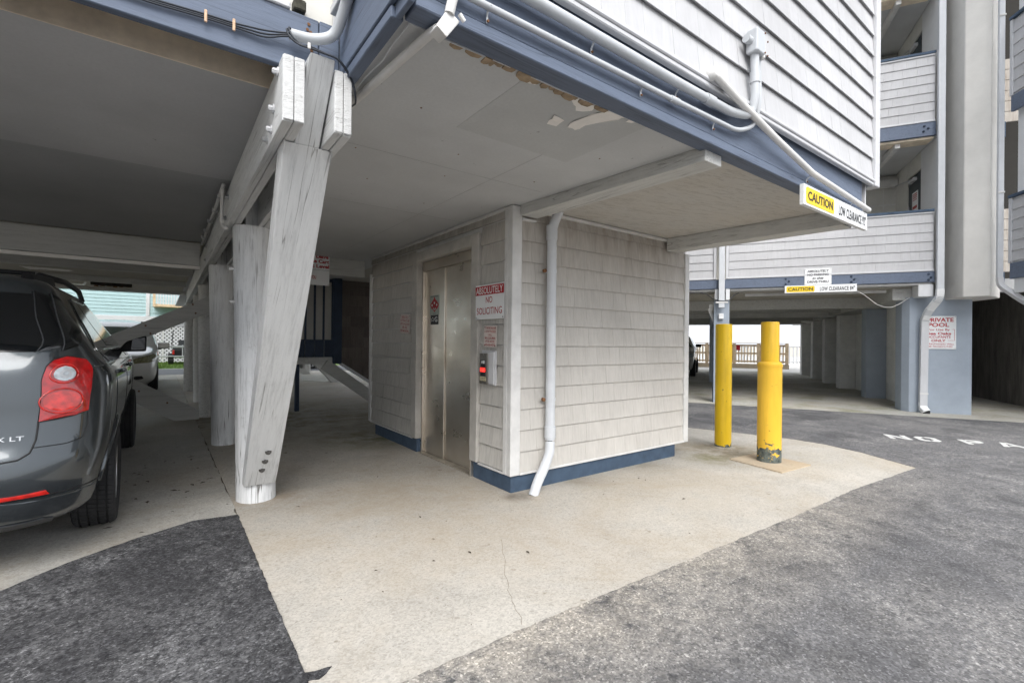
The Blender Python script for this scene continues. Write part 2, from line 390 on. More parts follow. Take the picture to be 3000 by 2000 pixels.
M['sign_aged'] = plain('aged_sign', (.64, .57, .53), .45, var=.07)
M['sign_red'] = plain('sign_red', (.42, .012, .022), .45, var=.05)
M['sign_pink'] = plain('faded_red_print', (.40, .055, .055), .5, var=.2, scale=40)
M['sign_black'] = plain('sign_black', (.018, .018, .022), .5)
M['sign_yellow'] = plain('sign_yellow', (.80, .55, .012), .4, var=.03)
M['marking'] = plain('road_paint', (.62, .62, .60), .7, var=.12, scale=14)
M['grass'] = plain('grass', (.10, .17, .03), .9, var=.5, scale=8)
M['wood'] = plain('deck_wood', (.58, .44, .29), .8, var=.25, scale=5)
M['teal'] = plain('teal_siding', (.36, .50, .52), .6, var=.05)
M['door_grey'] = plain('slate_door', (.05, .062, .07), .5, var=.1)
M['dark_void'] = plain('dark_interior', (.03, .028, .025), .9)
# ================================================================ ground
def jitter(poly, step=.12, amp=.012, seed=1):
    r = random.Random(seed); out = []
    for i, a in enumerate(poly):
        b = poly[(i + 1) % len(poly)]; L = math.hypot(b[0] - a[0], b[1] - a[1]); n = max(1, min(200, int(L / step)))
        for k in range(n):
            t = k / n; j = amp if k else 0
            out.append((a[0] + (b[0] - a[0]) * t + r.uniform(-j, j), a[1] + (b[1] - a[1]) * t + r.uniform(-j, j)))
    return out
def wv(w, v): return (w * C60 - v * S60, w * S60 + v * C60)
tag(MB().sheet([(-1500, -1500), (1500, -1500), (1500, 1500), (-1500, 1500)], -.03).build('ground', M['sand']), kind='structure')
pad_right = [(6.35, 9), (6.5, 5), (6.6, 4.26), (6.85, 3.5), (7.02, 2.9), (7.0, 2.5), (6.85, 2.06), (6.49, 1.46)]
pad_front = [(5.03, 1.57), (3.9, 1.585), (2.47, 1.64), (1.33, 1.68), (.46, 1.68)]
rd = jitter([(-30, -30), (40, -30), (40, 3), wv(6, 13), wv(-14, 13)] + pad_right + pad_front + [(.46, 1.4), (-30, 1.4)], .035, .006, 31)
tag(MB().prism(rd, -.03, .008).build('road', M['asphalt']), kind='structure')
tag(MB().prism([(6, 4.5), (40, 4.5), (40, 60), (6, 60)], -.03, -.012).build('road_base', M['asphalt']), kind='structure')
dk = jitter([(-14, -14), (.70, -14), (.66, .9), (.52, 1.45), (.462, 1.70), (.465, 2.6), (.472, 4.00), (.2, 4.045), (-.14, 3.88), (-.42, 3.69), (-.637, 3.48), (-14, -1.15)], .035, .005, 3)
tag(MB().prism(dk, -.03, .011).build('asphalt_patch', M['asphalt_new']), kind='structure')
# slab under the left bays
ckr = random.Random(5); ck = MB(); cpts = [(1.813, 2.527), (1.647, 2.267), (1.534, 2.094), (1.441, 1.917), (1.373, 1.756), (1.345, 1.695)]; cv = []
for (p, q) in zip(cpts[:-1], cpts[1:]):
    for j in range(5):
        f = j / 5; cv.append((p[0] + (q[0] - p[0]) * f + ckr.uniform(-.007, .007), p[1] + (q[1] - p[1]) * f + ckr.uniform(-.007, .007)))
ck.add([(x + d, y, .0052) for x, y in cv for d in (-.0014, .0014)], [(2 * i, 2 * i + 1, 2 * i + 3, 2 * i + 2) for i in range(len(cv) - 1)])
tag(ck.build('pavement_crack', plain('crack', (.24, .21, .175), .9)), kind='structure')
bay = [(-14, -1.25), (-.637, 3.47), (-.42, 3.68), (-.14, 3.87), (.19, 4.035), (.47, 4.03), (.47, 22), (-14, 22)]
tag(MB().prism(jitter(bay, .09, .010, 5), -.06, .003).build('parking_floor', M['concrete_bay']), kind='structure')
padp = [(.475, 4.0), (.470, 2.85), (.464, 1.9), (.46, 1.66), (1.33, 1.68), (2.47, 1.64), (3.9, 1.58), (5.03, 1.57), (6.49, 1.46),
        (6.85, 2.06), (7.0, 2.5), (7.02, 2.9), (6.85, 3.5), (6.6, 4.26), (6.5, 5), (6.3, 9), (6.6, 24), (.475, 24)]
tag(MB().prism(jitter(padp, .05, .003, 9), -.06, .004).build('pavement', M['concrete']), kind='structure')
tag(MB().prism([(5.154, 2.798), (5.054, 2.197), (5.645, 2.158), (5.742, 2.767)], 0, .016).build('bollard_footing', M['concrete_patch']), kind='structure')
wl = [wv(w, v) for w, v in ((-14, 11.22), (-.6, 11.18), (1.7, 11.10), (3.2, 11.02), (4.4, 10.98), (9, 11.0), (9, 26), (6.4, 26), (-14, 26))]
tag(MB().prism(jitter(wl, .12, .012, 11), -.05, .013).build('drive_floor', M['concrete_wing']), kind='structure')
# neighbouring street behind the left bays
tag(MB().prism([(-30, 20.6), (30, 21.6), (30, 25.2), (-30, 24.4)], -.02, .0085).build('back_road', plain('pale_asphalt', (.16, .16, .17), .9)), kind='structure')
tag(MB().prism([(-30, 24.4), (30, 25.2), (30, 25.45), (-30, 24.65)], -.02, .02).build('kerb', M['concrete_bay']), kind='structure')
g = MB(); gr = random.Random(4)
g.sheet([(-20, 24.7), (20, 25.5), (20, 33), (-20, 33)], .01)
for i in range(5000):
    x = gr.uniform(-1.5, 4); y = 25.2 + gr.random() * 6.5; h = gr.uniform(.03, .12); a = gr.uniform(0, 3.14); dx = .012 * math.cos(a); dy = .012 * math.sin(a)
    g.add([(x - dx, y - dy, .01), (x + dx, y + dy, .01), (x + gr.uniform(-.04, .04), y + gr.uniform(-.04, .04), h)], [(0, 1, 2)])
tag(g.build('grass', M['grass']), 'strip of green grass between street and lattice', kind='stuff')
tag(MB().prism(jitter([(.462, 1.90), (.462, 1.955), (.50, 1.94), (.56, 1.93), (.53, 1.90), (.50, 1.885)], .02, .004, 8), 0, .007).build('asphalt_chip', M['asphalt_new']), kind='structure')
# painted letters
mk = thing('road_marking', 'white stencilled NO PARKING letters on the worn asphalt drive', 'road marking', (8.231, 2.133, .0085), rz=R(-60))
def stencil(ch):
    t = .2
    L = {'N': [[(0, 0), (t, 0), (t, 1), (0, 1)], [(.22, .98), (.22, .58), (.60, .02), (.60, .42)], [(.62, 0), (.82, 0), (.82, 1), (.62, 1)]],
         'O': [[(0, .18), (.14, 0), (.37, 0), (.37, .2), (.22, .26), (.22, .74), (.37, .8), (.37, 1), (.14, 1), (0, .82)],
               [(.43, 0), (.66, 0), (.8, .18), (.8, .82), (.66, 1), (.43, 1), (.43, .8), (.58, .74), (.58, .26), (.43, .2)]],
         'P': [[(0, 0), (t, 0), (t, 1), (0, 1)], [(.25, 1), (.6, 1), (.76, .88), (.76, .55), (.6, .42), (.25, .42), (.25, .6), (.5, .6), (.55, .66), (.55, .78), (.5, .83), (.25, .83)]],
         'A': [[(0, 0), (.2, 0), (.42, .8), (.38, 1), (.30, 1)], [(.46, 1), (.54, 1), (.82, 0), (.62, 0), (.44, .75)], [(.3, .2), (.54, .2), (.50, .36), (.34, .36)]],
         'R': [[(0, 0), (t, 0), (t, 1), (0, 1)], [(.25, 1), (.6, 1), (.76, .88), (.76, .6), (.64, .5), (.8, 0), (.58, 0), (.44, .42), (.25, .42), (.25, .6), (.5, .6), (.55, .66), (.55, .78), (.5, .83), (.25, .83)]],
         'K': [[(0, 0), (t, 0), (t, 1), (0, 1)], [(.25, .5), (.56, 1), (.8, 1), (.46, .5), (.8, 0), (.56, 0)]],
         'I': [[(.1, 0), (.32, 0), (.32, 1), (.1, 1)]],
         'G': [[(0, .18), (.14, 0), (.66, 0), (.8, .15), (.8, .48), (.46, .48), (.46, .32), (.58, .32), (.58, .2), (.22, .22), (.22, .76), (.78, .8), (.7, 1), (.14, 1), (0, .82)]]}
    return L[ch]
x = 0
for ch, dx in zip('NOPARKING', (.335, .50, .355, .36, .35, .35, .22, .35, .3)):
    m = MB()
    for poly in stencil(ch): m.prism([(x + px * .30, py * .335) for px, py in poly], 0, .003)
    m.build('letter', M['marking'], mk); x += dx

# ================================================================ shingle helper
_sh = {}
def shingle_mesh(mat, t=.018):
    key = (mat.name, t)
    if key not in _sh:
        P = [(0, 1), (-t * .30, 1), (-t * .97, .05), (-t, .02), (-t, 0), (-t + .005, 0), (-t + .005, .055), (0, .055)]
        m = MB(); n = len(P)
        m.add([(x, y, z) for x in (0, 1) for y, z in P], [tuple(range(n)), tuple(range(2 * n - 1, n - 1, -1))] + [(i, (i + 1) % n, n + (i + 1) % n, n + i) for i in range(n)])
        _sh[key] = m.mesh('shingle', mat)
    return _sh[key]
def shingle_rows(parent, origin, rz, spans_fn, z0, z1, ch, mat, wmin, wmax, seed, gap=0.0, t=.018):
    """rows of single shingles; origin is the wall's u=0 point in the parent's frame, u runs along local x of rz"""
    r = random.Random(seed); me = shingle_mesh(mat, t); org = ORG[parent]; z = z0; k = 0
    while z < z1 - .02:
        h = min(ch, z1 - z)
        for (a, b) in spans_fn(z, z + h):
            u = a; first = True
            while u < b - .001:
                w = r.uniform(wmin, wmax)
                if first: w *= r.uniform(.5, 1); first = False
                if b - u - w < wmin * .55: w = b - u
                o = bpy.data.objects.new('shingle', me); COL.objects.link(o); o.parent = parent
                p = Vector(origin) + Vector((math.cos(rz) * u, math.sin(rz) * u, 0)) - org
                o.location = (p.x, p.y, z - org.z + gap + r.uniform(-.0005, .0005)); o.rotation_euler = (0, 0, rz)
                o.scale = (w - .0014, 1 + r.uniform(-.03, .03), h - gap + (.006 if z + h < z1 - .01 and not gap else 0))
                u += w; k += 1
        z += ch
    return k

# ================================================================ elevator house
el = thing('elevator_house', 'small elevator house in weathered grey shingles with stainless doors', 'elevator', (2.42, 3.25, 0))
MB().prism([(2.43, 3.26), (4.80, 3.26), (4.80, 6.45), (2.43, 6.45), (2.43, 5.12), (2.58, 5.12), (2.58, 3.87), (2.43, 3.87)], -.01, .16).build('base', M['blue_base'], el, bevel=.006)
core = MB().box(2.445, 5.0, 3.275, 3.3, .158, 2.478)
core.box(4.97, 5.0, 3.3, 6.66, .158, 2.478); core.box(2.445, 5.0, 6.63, 6.66, .158, 2.478)
core.box(2.445, 2.47, 3.3, 3.78, .158, 2.478); core.box(2.445, 2.47, 5.18, 6.63, .158, 2.478); core.box(2.445, 2.47, 3.78, 5.18, 2.33, 2.478)
w_el = core.build('wall', M['trim_grey'], el)
CH = .1845
n1 = shingle_rows(w_el, (2.515, 3.275, 0), 0, lambda a, b: [(0, 2.43)], .163, 2.462, CH, M['shingle_grey'], .14, .24, 2, t=.024)
# the door face is read from its far end: u runs from Y=6.66 towards the camera
def dspans(a, b):
    if a > 2.3: return [(0, 3.29)]
    return [(0, 1.435), (2.89, 3.29)]
n2 = shingle_rows(w_el, (2.445, 6.645, 0), R(-90), dspans, .163, 2.462, CH, M['shingle_side'], .19, .33, 3, gap=.011, t=.026)
# corner posts and trims
cp = MB(); cp.box(2.405, 2.51, 3.235, 3.30, .15, 2.478); cp.box(2.405, 2.47, 3.30, 3.355, .15, 2.477)
cp.build('corner_post', M['trim_grey'], el, bevel=.006)
box('corner_post', M['trim_grey'], el, 4.945, 5.03, 3.24, 3.32, .145, 2.36, .005)
box('corner_post', M['trim_grey'], el, 2.41, 2.50, 6.60, 6.68, .155, 2.25, .005)
box('starter_strip', M['trim_grey'], el, 2.51, 4.945, 3.235, 3.274, .148, .166, .003)
box('starter_strip', M['trim_grey'], el, 2.408, 2.444, 3.355, 3.76, .148, .166, .003)
box('starter_strip', M['trim_grey'], el, 2.408, 2.444, 5.21, 6.598, .148, .166, .003)
box('top_trim', M['trim_grey'], el, 2.76, 4.60, 3.225, 3.274, 2.455, 2.479, .003)
box('top_trim', M['trim_grey'], el, 2.405, 2.444, 3.355, 6.62, 2.455, 2.479, .003)
box('top_trim', M['trim_grey'], el, 2.51, 2.66, 3.222, 3.274, 2.36, 2.378, .003)
# casing with its reveal
cs = MB()
cs.box(2.395, 2.474, 5.09, 5.205, .165, 2.335); cs.box(2.395, 2.474, 3.765, 3.89, .165, 2.335); cs.box(2.394, 2.474, 3.89, 5.09, 2.222, 2.334)
cs.build('door_casing', M['trim_dirty'], el, bevel=.006)
k = Mat('brushed_steel', (.7, .67, .62), .3, .95)
wm = k.noise(1.1, 5, .55, (1, 1, 1.4))
k.color(k.ramp(wm, [(.3, (.56, .50, .42)), (.5, (.70, .65, .58)), (.72, (.80, .76, .70))]))
k.roughness(k.ramp(k.noise(2.4, 6, .6, (1, 1, 2)), [(.3, .24), (.7, .40)]))
k.bump(k.noise(30, 3, .5, (.6, .6, 40)), .05, .002); k.bump(k.noise(.9, 1, .5, (1, 1, 2.6)), .03, .02)
STEEL = k.m
jm = MB(); jm.box(2.4755, 2.575, 5.085, 5.14, .0, 2.22); jm.box(2.4755, 2.575, 3.85, 3.893, .0, 2.22); jm.box(2.4765, 2.575, 3.893, 5.085, 2.118, 2.2205)
jm.box(2.40, 2.475, 3.872, 3.889, .0, .164)
jm.build('door_frame', STEEL, el, bevel=.003)
for a, b, x in ((4.612, 5.084, 2.506), (3.894, 4.607, 2.522)):
    MB().box(x, x + .03, a, b, .014, 2.117).build('door_leaf', STEEL, el, bevel=.003)
box('sill', plain('worn_sill', (.36, .32, .26), .45, metal=.3, var=.25, scale=12), el, 2.432, 2.578, 3.893, 5.085, .0, .012, .003)

# drain pipe on the shingles
pp = thing('drain_pipe', 'grey painted drain pipe strapped to the shingled elevator wall', 'pipe', (2.52, 3.11, 0))
MB().tube(arc([(2.835, 3.12, 2.475), (2.812, 3.19, 2.33), (2.815, 3.195, .43)], .10), .043, 16).build('upper_pipe', M['pipe_paint'], pp, smooth=True, angle=R(50))
MB().lathe([(.0425, 0), (.0505, 0), (.0505, .13), (.0425, .13)], 16, 'z', (2.812, 3.192, 2.22), caps=False).build('coupling', M['pipe_paint'], pp, smooth=True, angle=R(40))
MB().lathe([(.0425, 0), (.0505, 0), (.0505, .10), (.0425, .10)], 16, 'z', (2.815, 3.195, .45), caps=False).build('coupling', M['pipe_paint'], pp, smooth=True, angle=R(40))
MB().tube([(2.815, 3.195, .455), (2.812, 3.19, .405)], .022, 10).build('inner_pipe', M['black'], pp)
MB().tube(arc([(2.806, 3.185, .415), (2.79, 3.165, .33), (2.70, 3.14, .20), (2.615, 3.125, .10), (2.565, 3.118, -.005)], .09), .043, 16).build('lower_pipe', M['pipe_paint'], pp, smooth=True, angle=R(50))
MB().lathe([(.0425, 0), (.049, 0), (.049, .012), (.0425, .012)], 16, 'z', (2.0, 0, 0), caps=False)
for z in (1.925, .78):
    s = MB(); s.lathe([(.043, 0), (.0475, 0), (.0475, .028), (.043, .028)], 16, 'z', (2.8145, 3.195, z), caps=False); s.box(2.74, 2.79, 3.215, 3.222, z, z + .03)
    st = s.build('strap', M['pipe_paint'], pp)
    MB().lathe([(.017, -.012), (.017, .012), (.010, .016)], 8, 'y', (2.742, 3.205, z + .015)).build('bolt', M['rust'], st)

# ================================================================ main building over the bays
bd = thing('beach_building', 'raised grey and white building with blue fascia over open parking bays', 'building', (.7, 1.5, 0))
# soffit over the elevator
box('soffit', M['soffit'], bd, .70, 2.72, 1.615, 21, 2.483, 2.52)
box('soffit', M['soffit_tan'], bd, 2.722, 5.06, 1.615, 21, 2.484, 2.52)
box('soffit_repaint', M['soffit_patch'], bd, 1.30, 2.12, 1.63, 2.28, 2.4815, 2.4835)
# left bays
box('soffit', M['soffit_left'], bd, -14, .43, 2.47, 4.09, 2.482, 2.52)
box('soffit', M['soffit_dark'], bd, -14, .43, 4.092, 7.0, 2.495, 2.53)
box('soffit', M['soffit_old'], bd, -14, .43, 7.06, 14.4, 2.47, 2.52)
box('soffit', M['soffit'], bd, .43, .70, 2.25, 21, 2.486, 2.53)
box('slot_board', M['beige_board'], bd, -14, .43, 2.462, 2.469, 2.478, 2.70)
box('slot_top', M['beige_board'], bd, -14, .43, 2.251, 2.469, 2.702, 2.74)
for x in (-2.3, .115):
    box('cover_strip', M['beige_board'], bd, x, x + .006, 2.459, 2.4618, 2.479, 2.699)
# fascias: main front, its return, the set-back left one
f1 = MB().box(.69, 5.0, 1.52, 1.605, 2.515, 2.80).build('fascia', M['blue'], bd, bevel=.004)
MB().box(.70, 5.0, 1.512, 1.612, 2.46, 2.512).build('ledger', M['blue'], bd, bevel=.004)
MB().box(.668, .689, 1.50, 1.618, 2.459, 2.80).build('corner_board', M['blue_b'], bd, bevel=.004)
MB().box(.645, .668, 1.52, 2.208, 2.508, 2.80).build('fascia', M['blue_b'], bd, bevel=.004)
MB().box(.652, .70, 1.618, 2.205, 2.46, 2.505).build('ledger', M['blue_b'], bd, bevel=.004)
MB().box(-14, .555, 2.21, 2.25, 2.474, 2.722).build('fascia', M['blue'], bd, bevel=.004)
MB().box(.558, .644, 2.205, 2.25, 2.474, 2.722).build('fascia_block', M['blue'], bd, bevel=.004)
for (x, z) in ((.512, 2.688), (.507, 2.662), (.52, 2.655), (.515, 2.60), (.525, 2.575), (.518, 2.53)):
    MB().lathe([(.007, -.003), (.005, .002)], 8, 'y', (x, 2.208, z)).build('nail_head', M['rust'], bd)
# walls above
wf = MB(); wf.box(.72, 5.10, 1.495, 1.52, 2.80, 9.5); wf.box(.69, .72, 1.495, 2.3, 2.80, 9.5); wf.box(5.08, 5.10, 1.52, 21, 2.52, 9.5); wf.box(.69, 5.10, 20.9, 21, 2.52, 9.5); wf.box(-14, .68, 2.30, 2.33, 2.72, 9.5)
wf.box(-14, -13.9, 2.33, 14.6, 2.55, 9.5); wf.box(-14, .69, 14.5, 14.6, 2.42, 9.5); wf.box(-14, 5.1, 1.5, 21, 9.5, 9.6)
w_up = wf.build('upper_wall', M['trim_white'], bd)
n3 = shingle_rows(w_up, (.74, 1.494, 0), 0, lambda a, b: [(0, 4.36)], 2.782 + .006, 4.62, .1830, M['shingle_white'], .14, .25, 5, t=.030)
box('upper_siding', M['shingle_white'], bd, .74, 5.10, 1.474, 1.494, 4.622, 9.4)
tb = MB(); tb.box(.70, 5.105, 1.452, 1.519, 2.762, 2.787); tb.box(.70, 5.105, 1.462, 1.50, 2.735, 2.762)
tb.build('bottom_trim', M['trim_white'], bd, bevel=.005)
MB().box(5.105, 5.20, 1.445, 1.54, 2.725, 9.4).build('corner_trim', M['trim_white'], bd, bevel=.006)
MB().box(.655, .735, 1.45, 1.49, 2.80, 9.4).build('corner_trim', M['trim_white'], bd, bevel=.006)
# return wall siding (seen edge on at the top of the picture)
for i in range(8):
    z = 2.80 + i * .183
    MB().add([(.688, 1.50, z), (.688, 2.20, z), (.688, 2.20, z + .186), (.688, 1.50, z + .186), (.664, 1.50, z), (.664, 2.20, z), (.682, 2.20, z + .186), (.682, 1.50, z + .186)],
             [(0, 1, 2, 3), (4, 5, 6, 7), (0, 1, 5, 4), (2, 3, 7, 6), (0, 3, 7, 4), (1, 2, 6, 5)]).build('siding_course', M['shingle_white'], bd)
box('corner_trim', M['trim_white'], bd, .628, .662, 2.205, 2.26, 2.735, 9.4, .004)
MB().box(.60, .66, 1.50, 2.20, 2.762, 2.798).build('bottom_trim', M['trim_white'], bd, bevel=.004)
MB().box(-14, .437, 2.20, 2.298, 2.722, 2.752).build('bottom_trim', M['trim_white'], bd, bevel=.005)
for i in range(9):
    box('wall_board', M['gallery_wall'] if i > 6 else M['trim_white'], bd, -.62 + i * .14, -.484 + i * .14, 2.275, 2.297, 2.753, 4.2, .003)
MB().box(.455, .505, 2.22, 2.285, 2.745, 2.795).build('wood_block', plain('mouldy_block', (.05, .048, .035), .9, var=.5, scale=40), bd, bevel=.006)
# girders either side of the piles
def skew(y): return (y - 2.13) * .0100
def ply(x0, x1, y0, y1, z0, z1, name='girder', mat='girder_paint'):
    a, b = skew(y0), skew(y1)
    return MB().hull([(x0 + a, y0, z0), (x1 + a, y0, z0), (x1 + b, y1, z0), (x0 + b, y1, z0)], [(x0 + a, y0, z1), (x1 + a, y0, z1), (x1 + b, y1, z1), (x0 + b, y1, z1)]).build(name, M[mat], bd, bevel=.006, seg=2)
g1 = ply(.395, .4365, 2.13, 14.3, 2.205, 2.481); ply(.4395, .481, 2.125, 14.3, 2.208, 2.481); ply(.600, .6365, 2.118, 14.3, 2.206, 2.4815); ply(.6395, .676, 2.128, 14.3, 2.204, 2.481)
for x0, x1, y in ((.394, .482, 2.1235), (.599, .677, 2.1165)):
    xm = (x0 + x1) / 2
    for a_, b_ in ((x0 + .003, xm - .0015), (xm + .0015, x1 - .003)):
        MB().box(a_, b_, y - .004, y + .004, 2.210, 2.478).build('painted_end', M['end_grain'], bd, bevel=.003)
for y, z in ((2.225, 2.445), (2.32, 2.325), (2.37, 2.25), (2.475, 2.24), (4.25, 2.40), (4.45, 2.28), (6.7, 2.40), (6.9, 2.27)):
    b = MB(); b.lathe([(.020, 0), (.020, -.006)], 10, 'x', (.394 + skew(y), y, z)); b.lathe([(.0125, -.006), (.0125, -.020), (.008, -.024)], 6, 'x', (.394 + skew(y), y, z))
    b.build('bolt', M['trim_white'] if y < 2.4 else M['galv'], g1)
# cross beams
MB().box(-14, .39, 7.0, 7.055, 2.205, 2.482).build('cross_beam', M['beam_paint'], bd, bevel=.006)
MB().box(.735, 2.43, 6.94, 7.0, 2.235, 2.482).build('cross_beam', M['beam_paint'], bd, bevel=.006)
MB().box(-14, .42, 9.32, 9.37, 2.32, 2.47).build('cross_beam', M['beam_paint'], bd, bevel=.006)
MB().box(-14, .42, 11.8, 11.86, 2.36, 2.47).build('cross_beam', M['beam_paint'], bd, bevel=.006)
MB().box(-14, .60, 14.42, 14.5, 2.40, 2.60).build('rim_beam', M['beam_paint'], bd, bevel=.006)
MB().box(-14, .40, 7.056, 7.075, 2.165, 2.205).build('loose_strip', M['flake'], bd, bevel=.004)
for (x, y0, y1) in ((1.92, 1.63, 6.9), (.86, 4.0, 6.9)):
    box('panel_joint', M['soffit_dark'], bd, x, x + .003, y0, y1, 2.4822, 2.4832)
for (y, x0, x1) in ((2.85, .72, 2.4), (4.05, .72, 2.4)):
    box('panel_joint', M['soffit_dark'], bd, x0, x1, y, y + .003, 2.4819, 2.4829)
for (x, y) in ((1.05, 2.2), (1.5, 2.6), (2.2, 2.7), (1.2, 3.4), (1.8, 3.7), (2.25, 2.1), (.95, 2.9), (1.62, 3.0)):
    MB().lathe([(.006, -.002), (.004, .0005)], 7, 'z', (x, y, 2.4825)).build('nail_head', M['rust'], bd)
# two timbers under the front soffit
def beam(a0, a1, b0, b1, z0, name, mat):
    return MB().hull([(b0, 1.575, z0), (b1, 1.575, z0), (a1, 3.232, z0), (a0, 3.232, z0)], [(b0, 1.575, 2.4825), (b1, 1.575, 2.4825), (a1, 3.232, 2.4825), (a0, 3.232, 2.4825)]).build(name, mat, bd, bevel=.006, seg=2)
beam(2.485, 2.67, 2.595, 2.775, 2.395, 'soffit_beam', M['grey_timber']); beam(4.565, 4.765, 4.73, 4.935, 2.345, 'soffit_beam', M['grey_timber'])
# peeling paper and the rotten plywood lip
def flake(pts, seed, z=2.479):
    r = random.Random(seed)
    P = jitter(pts, .03, .008, seed); m = MB(); m.add([(x, y, z + r.uniform(-.004, .0015)) for x, y in P] , [tuple(range(len(P)))])
    return m.build('paint_flake', M['flake'], bd)
flake([(1.775, 1.895), (1.835, 1.90), (1.85, 1.80), (1.905, 1.70), (1.95, 1.622), (1.893, 1.622), (1.83, 1.63), (1.775, 1.71), (1.752, 1.82)], 1)
flake([(1.665, 1.94), (1.625, 1.835), (1.71, 1.85), (1.72, 1.925)], 2)
flake([(1.54, 1.645), (1.60, 1.635), (1.73, 1.64), (1.75, 1.69), (1.68, 1.735), (1.60, 1.68)], 3)
flake([(1.97, 1.63), (2.02, 1.62), (2.01, 1.65), (1.975, 1.66)], 4)
flake([(1.29, 1.66), (1.36, 1.655), (1.365, 1.675), (1.30, 1.68)], 6)
flake([(-1.86, 11.0), (-1.55, 10.95), (-1.21, 11.1), (-1.3, 11.35), (-1.6, 11.3), (-1.8, 11.45)], 7, 2.4675)
lp = MB(); r = random.Random(12); xx = .90
while xx < 1.72:
    w = r.uniform(.03, .10); d = r.uniform(.012, .034) * (1.5 if 1.2 < xx < 1.4 else 1); z = r.uniform(2.468, 2.479)
    lp.prism([(xx, 1.616), (xx + w, 1.616), (xx + w * r.uniform(.8, 1), 1.632 + d * r.uniform(.6, 1)), (xx + w * .5, 1.632 + d), (xx + w * r.uniform(0, .2), 1.632 + d * r.uniform(.5, 1))], z - .008, z - .002)
    xx += w * r.uniform(.8, 1.15)
tag(lp.build('splintered_edge', M['plywood'], bd), kind='stuff')
MB().tube([(.72, 1.63, 2.474), (.9, 1.618, 2.462), (1.2, 1.622, 2.470), (1.45, 1.616, 2.462), (1.75, 1.618, 2.468), (2.2, 1.62, 2.474), (2.5, 1.62, 2.475)], .0035, 6).build('loose_cord', M['pipe_paint'], bd)
MB().tube([(.73, 1.64, 2.475), (.725, 1.8, 2.468), (.735, 1.9, 2.47), (.72, 2.1, 2.468), (.715, 2.2, 2.46)], .0035, 6).build('loose_cord', M['pipe_paint'], bd)

# ================================================================ piles and braces
def pile(x, y, top, r0, r1, tx, label, seed, mat='white_timber'):
    t = thing('timber_pile', label, 'pile', (x, y, 0), group='round timber piles under the building')
    r = random.Random(seed); ph = [r.uniform(0, 6.28) for _ in range(4)]; m = MB(); n = 28; prof = []
    for i in range(15):
        f = i / 14; prof.append((r0 + (r1 - r0) * f, f * top))
    vs = []
    for rr, h in prof:
        f = h / top
        for kk in range(n):
            a = 2 * math.pi * kk / n
            q = rr * (1 + .018 * math.sin(3 * a + ph[0] + h) + .012 * math.sin(5 * a + ph[1] - 2 * h) + .010 * math.sin(11 * a + ph[2]))
            vs.append((x + tx * f + q * math.cos(a), y + q * math.sin(a), h))
    fs = [(i * n + k, i * n + (k + 1) % n, (i + 1) * n + (k + 1) % n, (i + 1) * n + k) for i in range(14) for k in range(n)] + [tuple(range(n))[::-1], tuple(14 * n + k for k in range(n))]
    m.add(vs, fs); b = m.build('trunk', M[mat], t, smooth=True, angle=R(50))
    MB().box(x + tx - .055, x + tx + .055, y - .09, y + .09, top - .001, 2.478).build('tenon', M[mat], t, bevel=.004)
    return t
pl1 = pile(.645, 4.36, 2.204, .145, .135, -.055, 'white round timber pile bolted to the leaning brace beside the dark SUV', 1)
for a, z in ((-.165, 1.86), (-.165, 1.60)):
    MB().lathe([(.012, 0), (.012, .03), (.007, .034)], 8, 'x', (.645 - .055 * z / 2.2 + a, 4.33, z)).build('bolt', M['pvc_white'], pl1)
pile(.655, 6.86, 2.204, .135, .130, -.06, 'second white pile directly behind the braced pile', 2, 'white_timber')
pile(.655, 9.42, 2.204, .130, .125, -.03, 'third pile, the one both crossed braces meet', 3, 'grey_timber')
pile(.68, 11.75, 2.204, .12, .115, -.03, 'fourth pile from the front in the row of piles', 4, 'grey_timber')
pile(.60, 14.3, 2.204, .12, .115, 0, 'rearmost pile of the row beside the bright street', 5, 'grey_timber')
br = thing('leaning_brace', 'thick white timber brace leaning out from the pile base to the girder', 'brace', (.64, 4.12, .15))
def bq(y, z, x0, x1, th=.125):
    d = Vector((0, -1.87, 2.06)).normalized(); nrm = Vector((0, d.z, -d.y)) * th   # into the pile
    return [(x0, y, z), (x1, y, z), (x1, y + nrm.y, z + nrm.z), (x0, y + nrm.y, z + nrm.z)]
def bstack(rows, name, bev=.007):
    m = MB(); rings = rows
    n = 4; vs = [p for ring in rings for p in ring]
    fs = [(i * n + k, i * n + (k + 1) % n, (i + 1) * n + (k + 1) % n, (i + 1) * n + k) for i in range(len(rings) - 1) for k in range(n)] + [(3, 2, 1, 0), tuple(len(vs) - 4 + k for k in range(4))]
    m.add(vs, fs); return m.build(name, M['brace_timber'], br, bevel=bev, seg=2)
bstack([[(.53, 4.184, .157), (.757, 4.184, .157), (.757, 4.29, .157), (.53, 4.29, .157)], bq(4.10, .25, .53, .756, .12), bq(3.2, 1.25, .492, .71), bq(2.37, 2.165, .442, .655), [(.441, 2.333, 2.203), (.654, 2.333, 2.203), (.654, 2.50, 2.203), (.441, 2.50, 2.203)]], 'brace_timber')
bstack([[(.486, 2.335, 2.2035), (.594, 2.335, 2.2035), (.594, 2.47, 2.2035), (.486, 2.47, 2.2035)], [(.488, 2.10, 2.482), (.594, 2.10, 2.482), (.594, 2.24, 2.482), (.488, 2.24, 2.482)], [(.492, 2.085, 2.50), (.592, 2.085, 2.50), (.592, 2.205, 2.50), (.492, 2.205, 2.50)]], 'tongue', .005)
def bfy(z): return 4.10 - (z - .25) * (4.10 - 2.37) / (2.165 - .25)
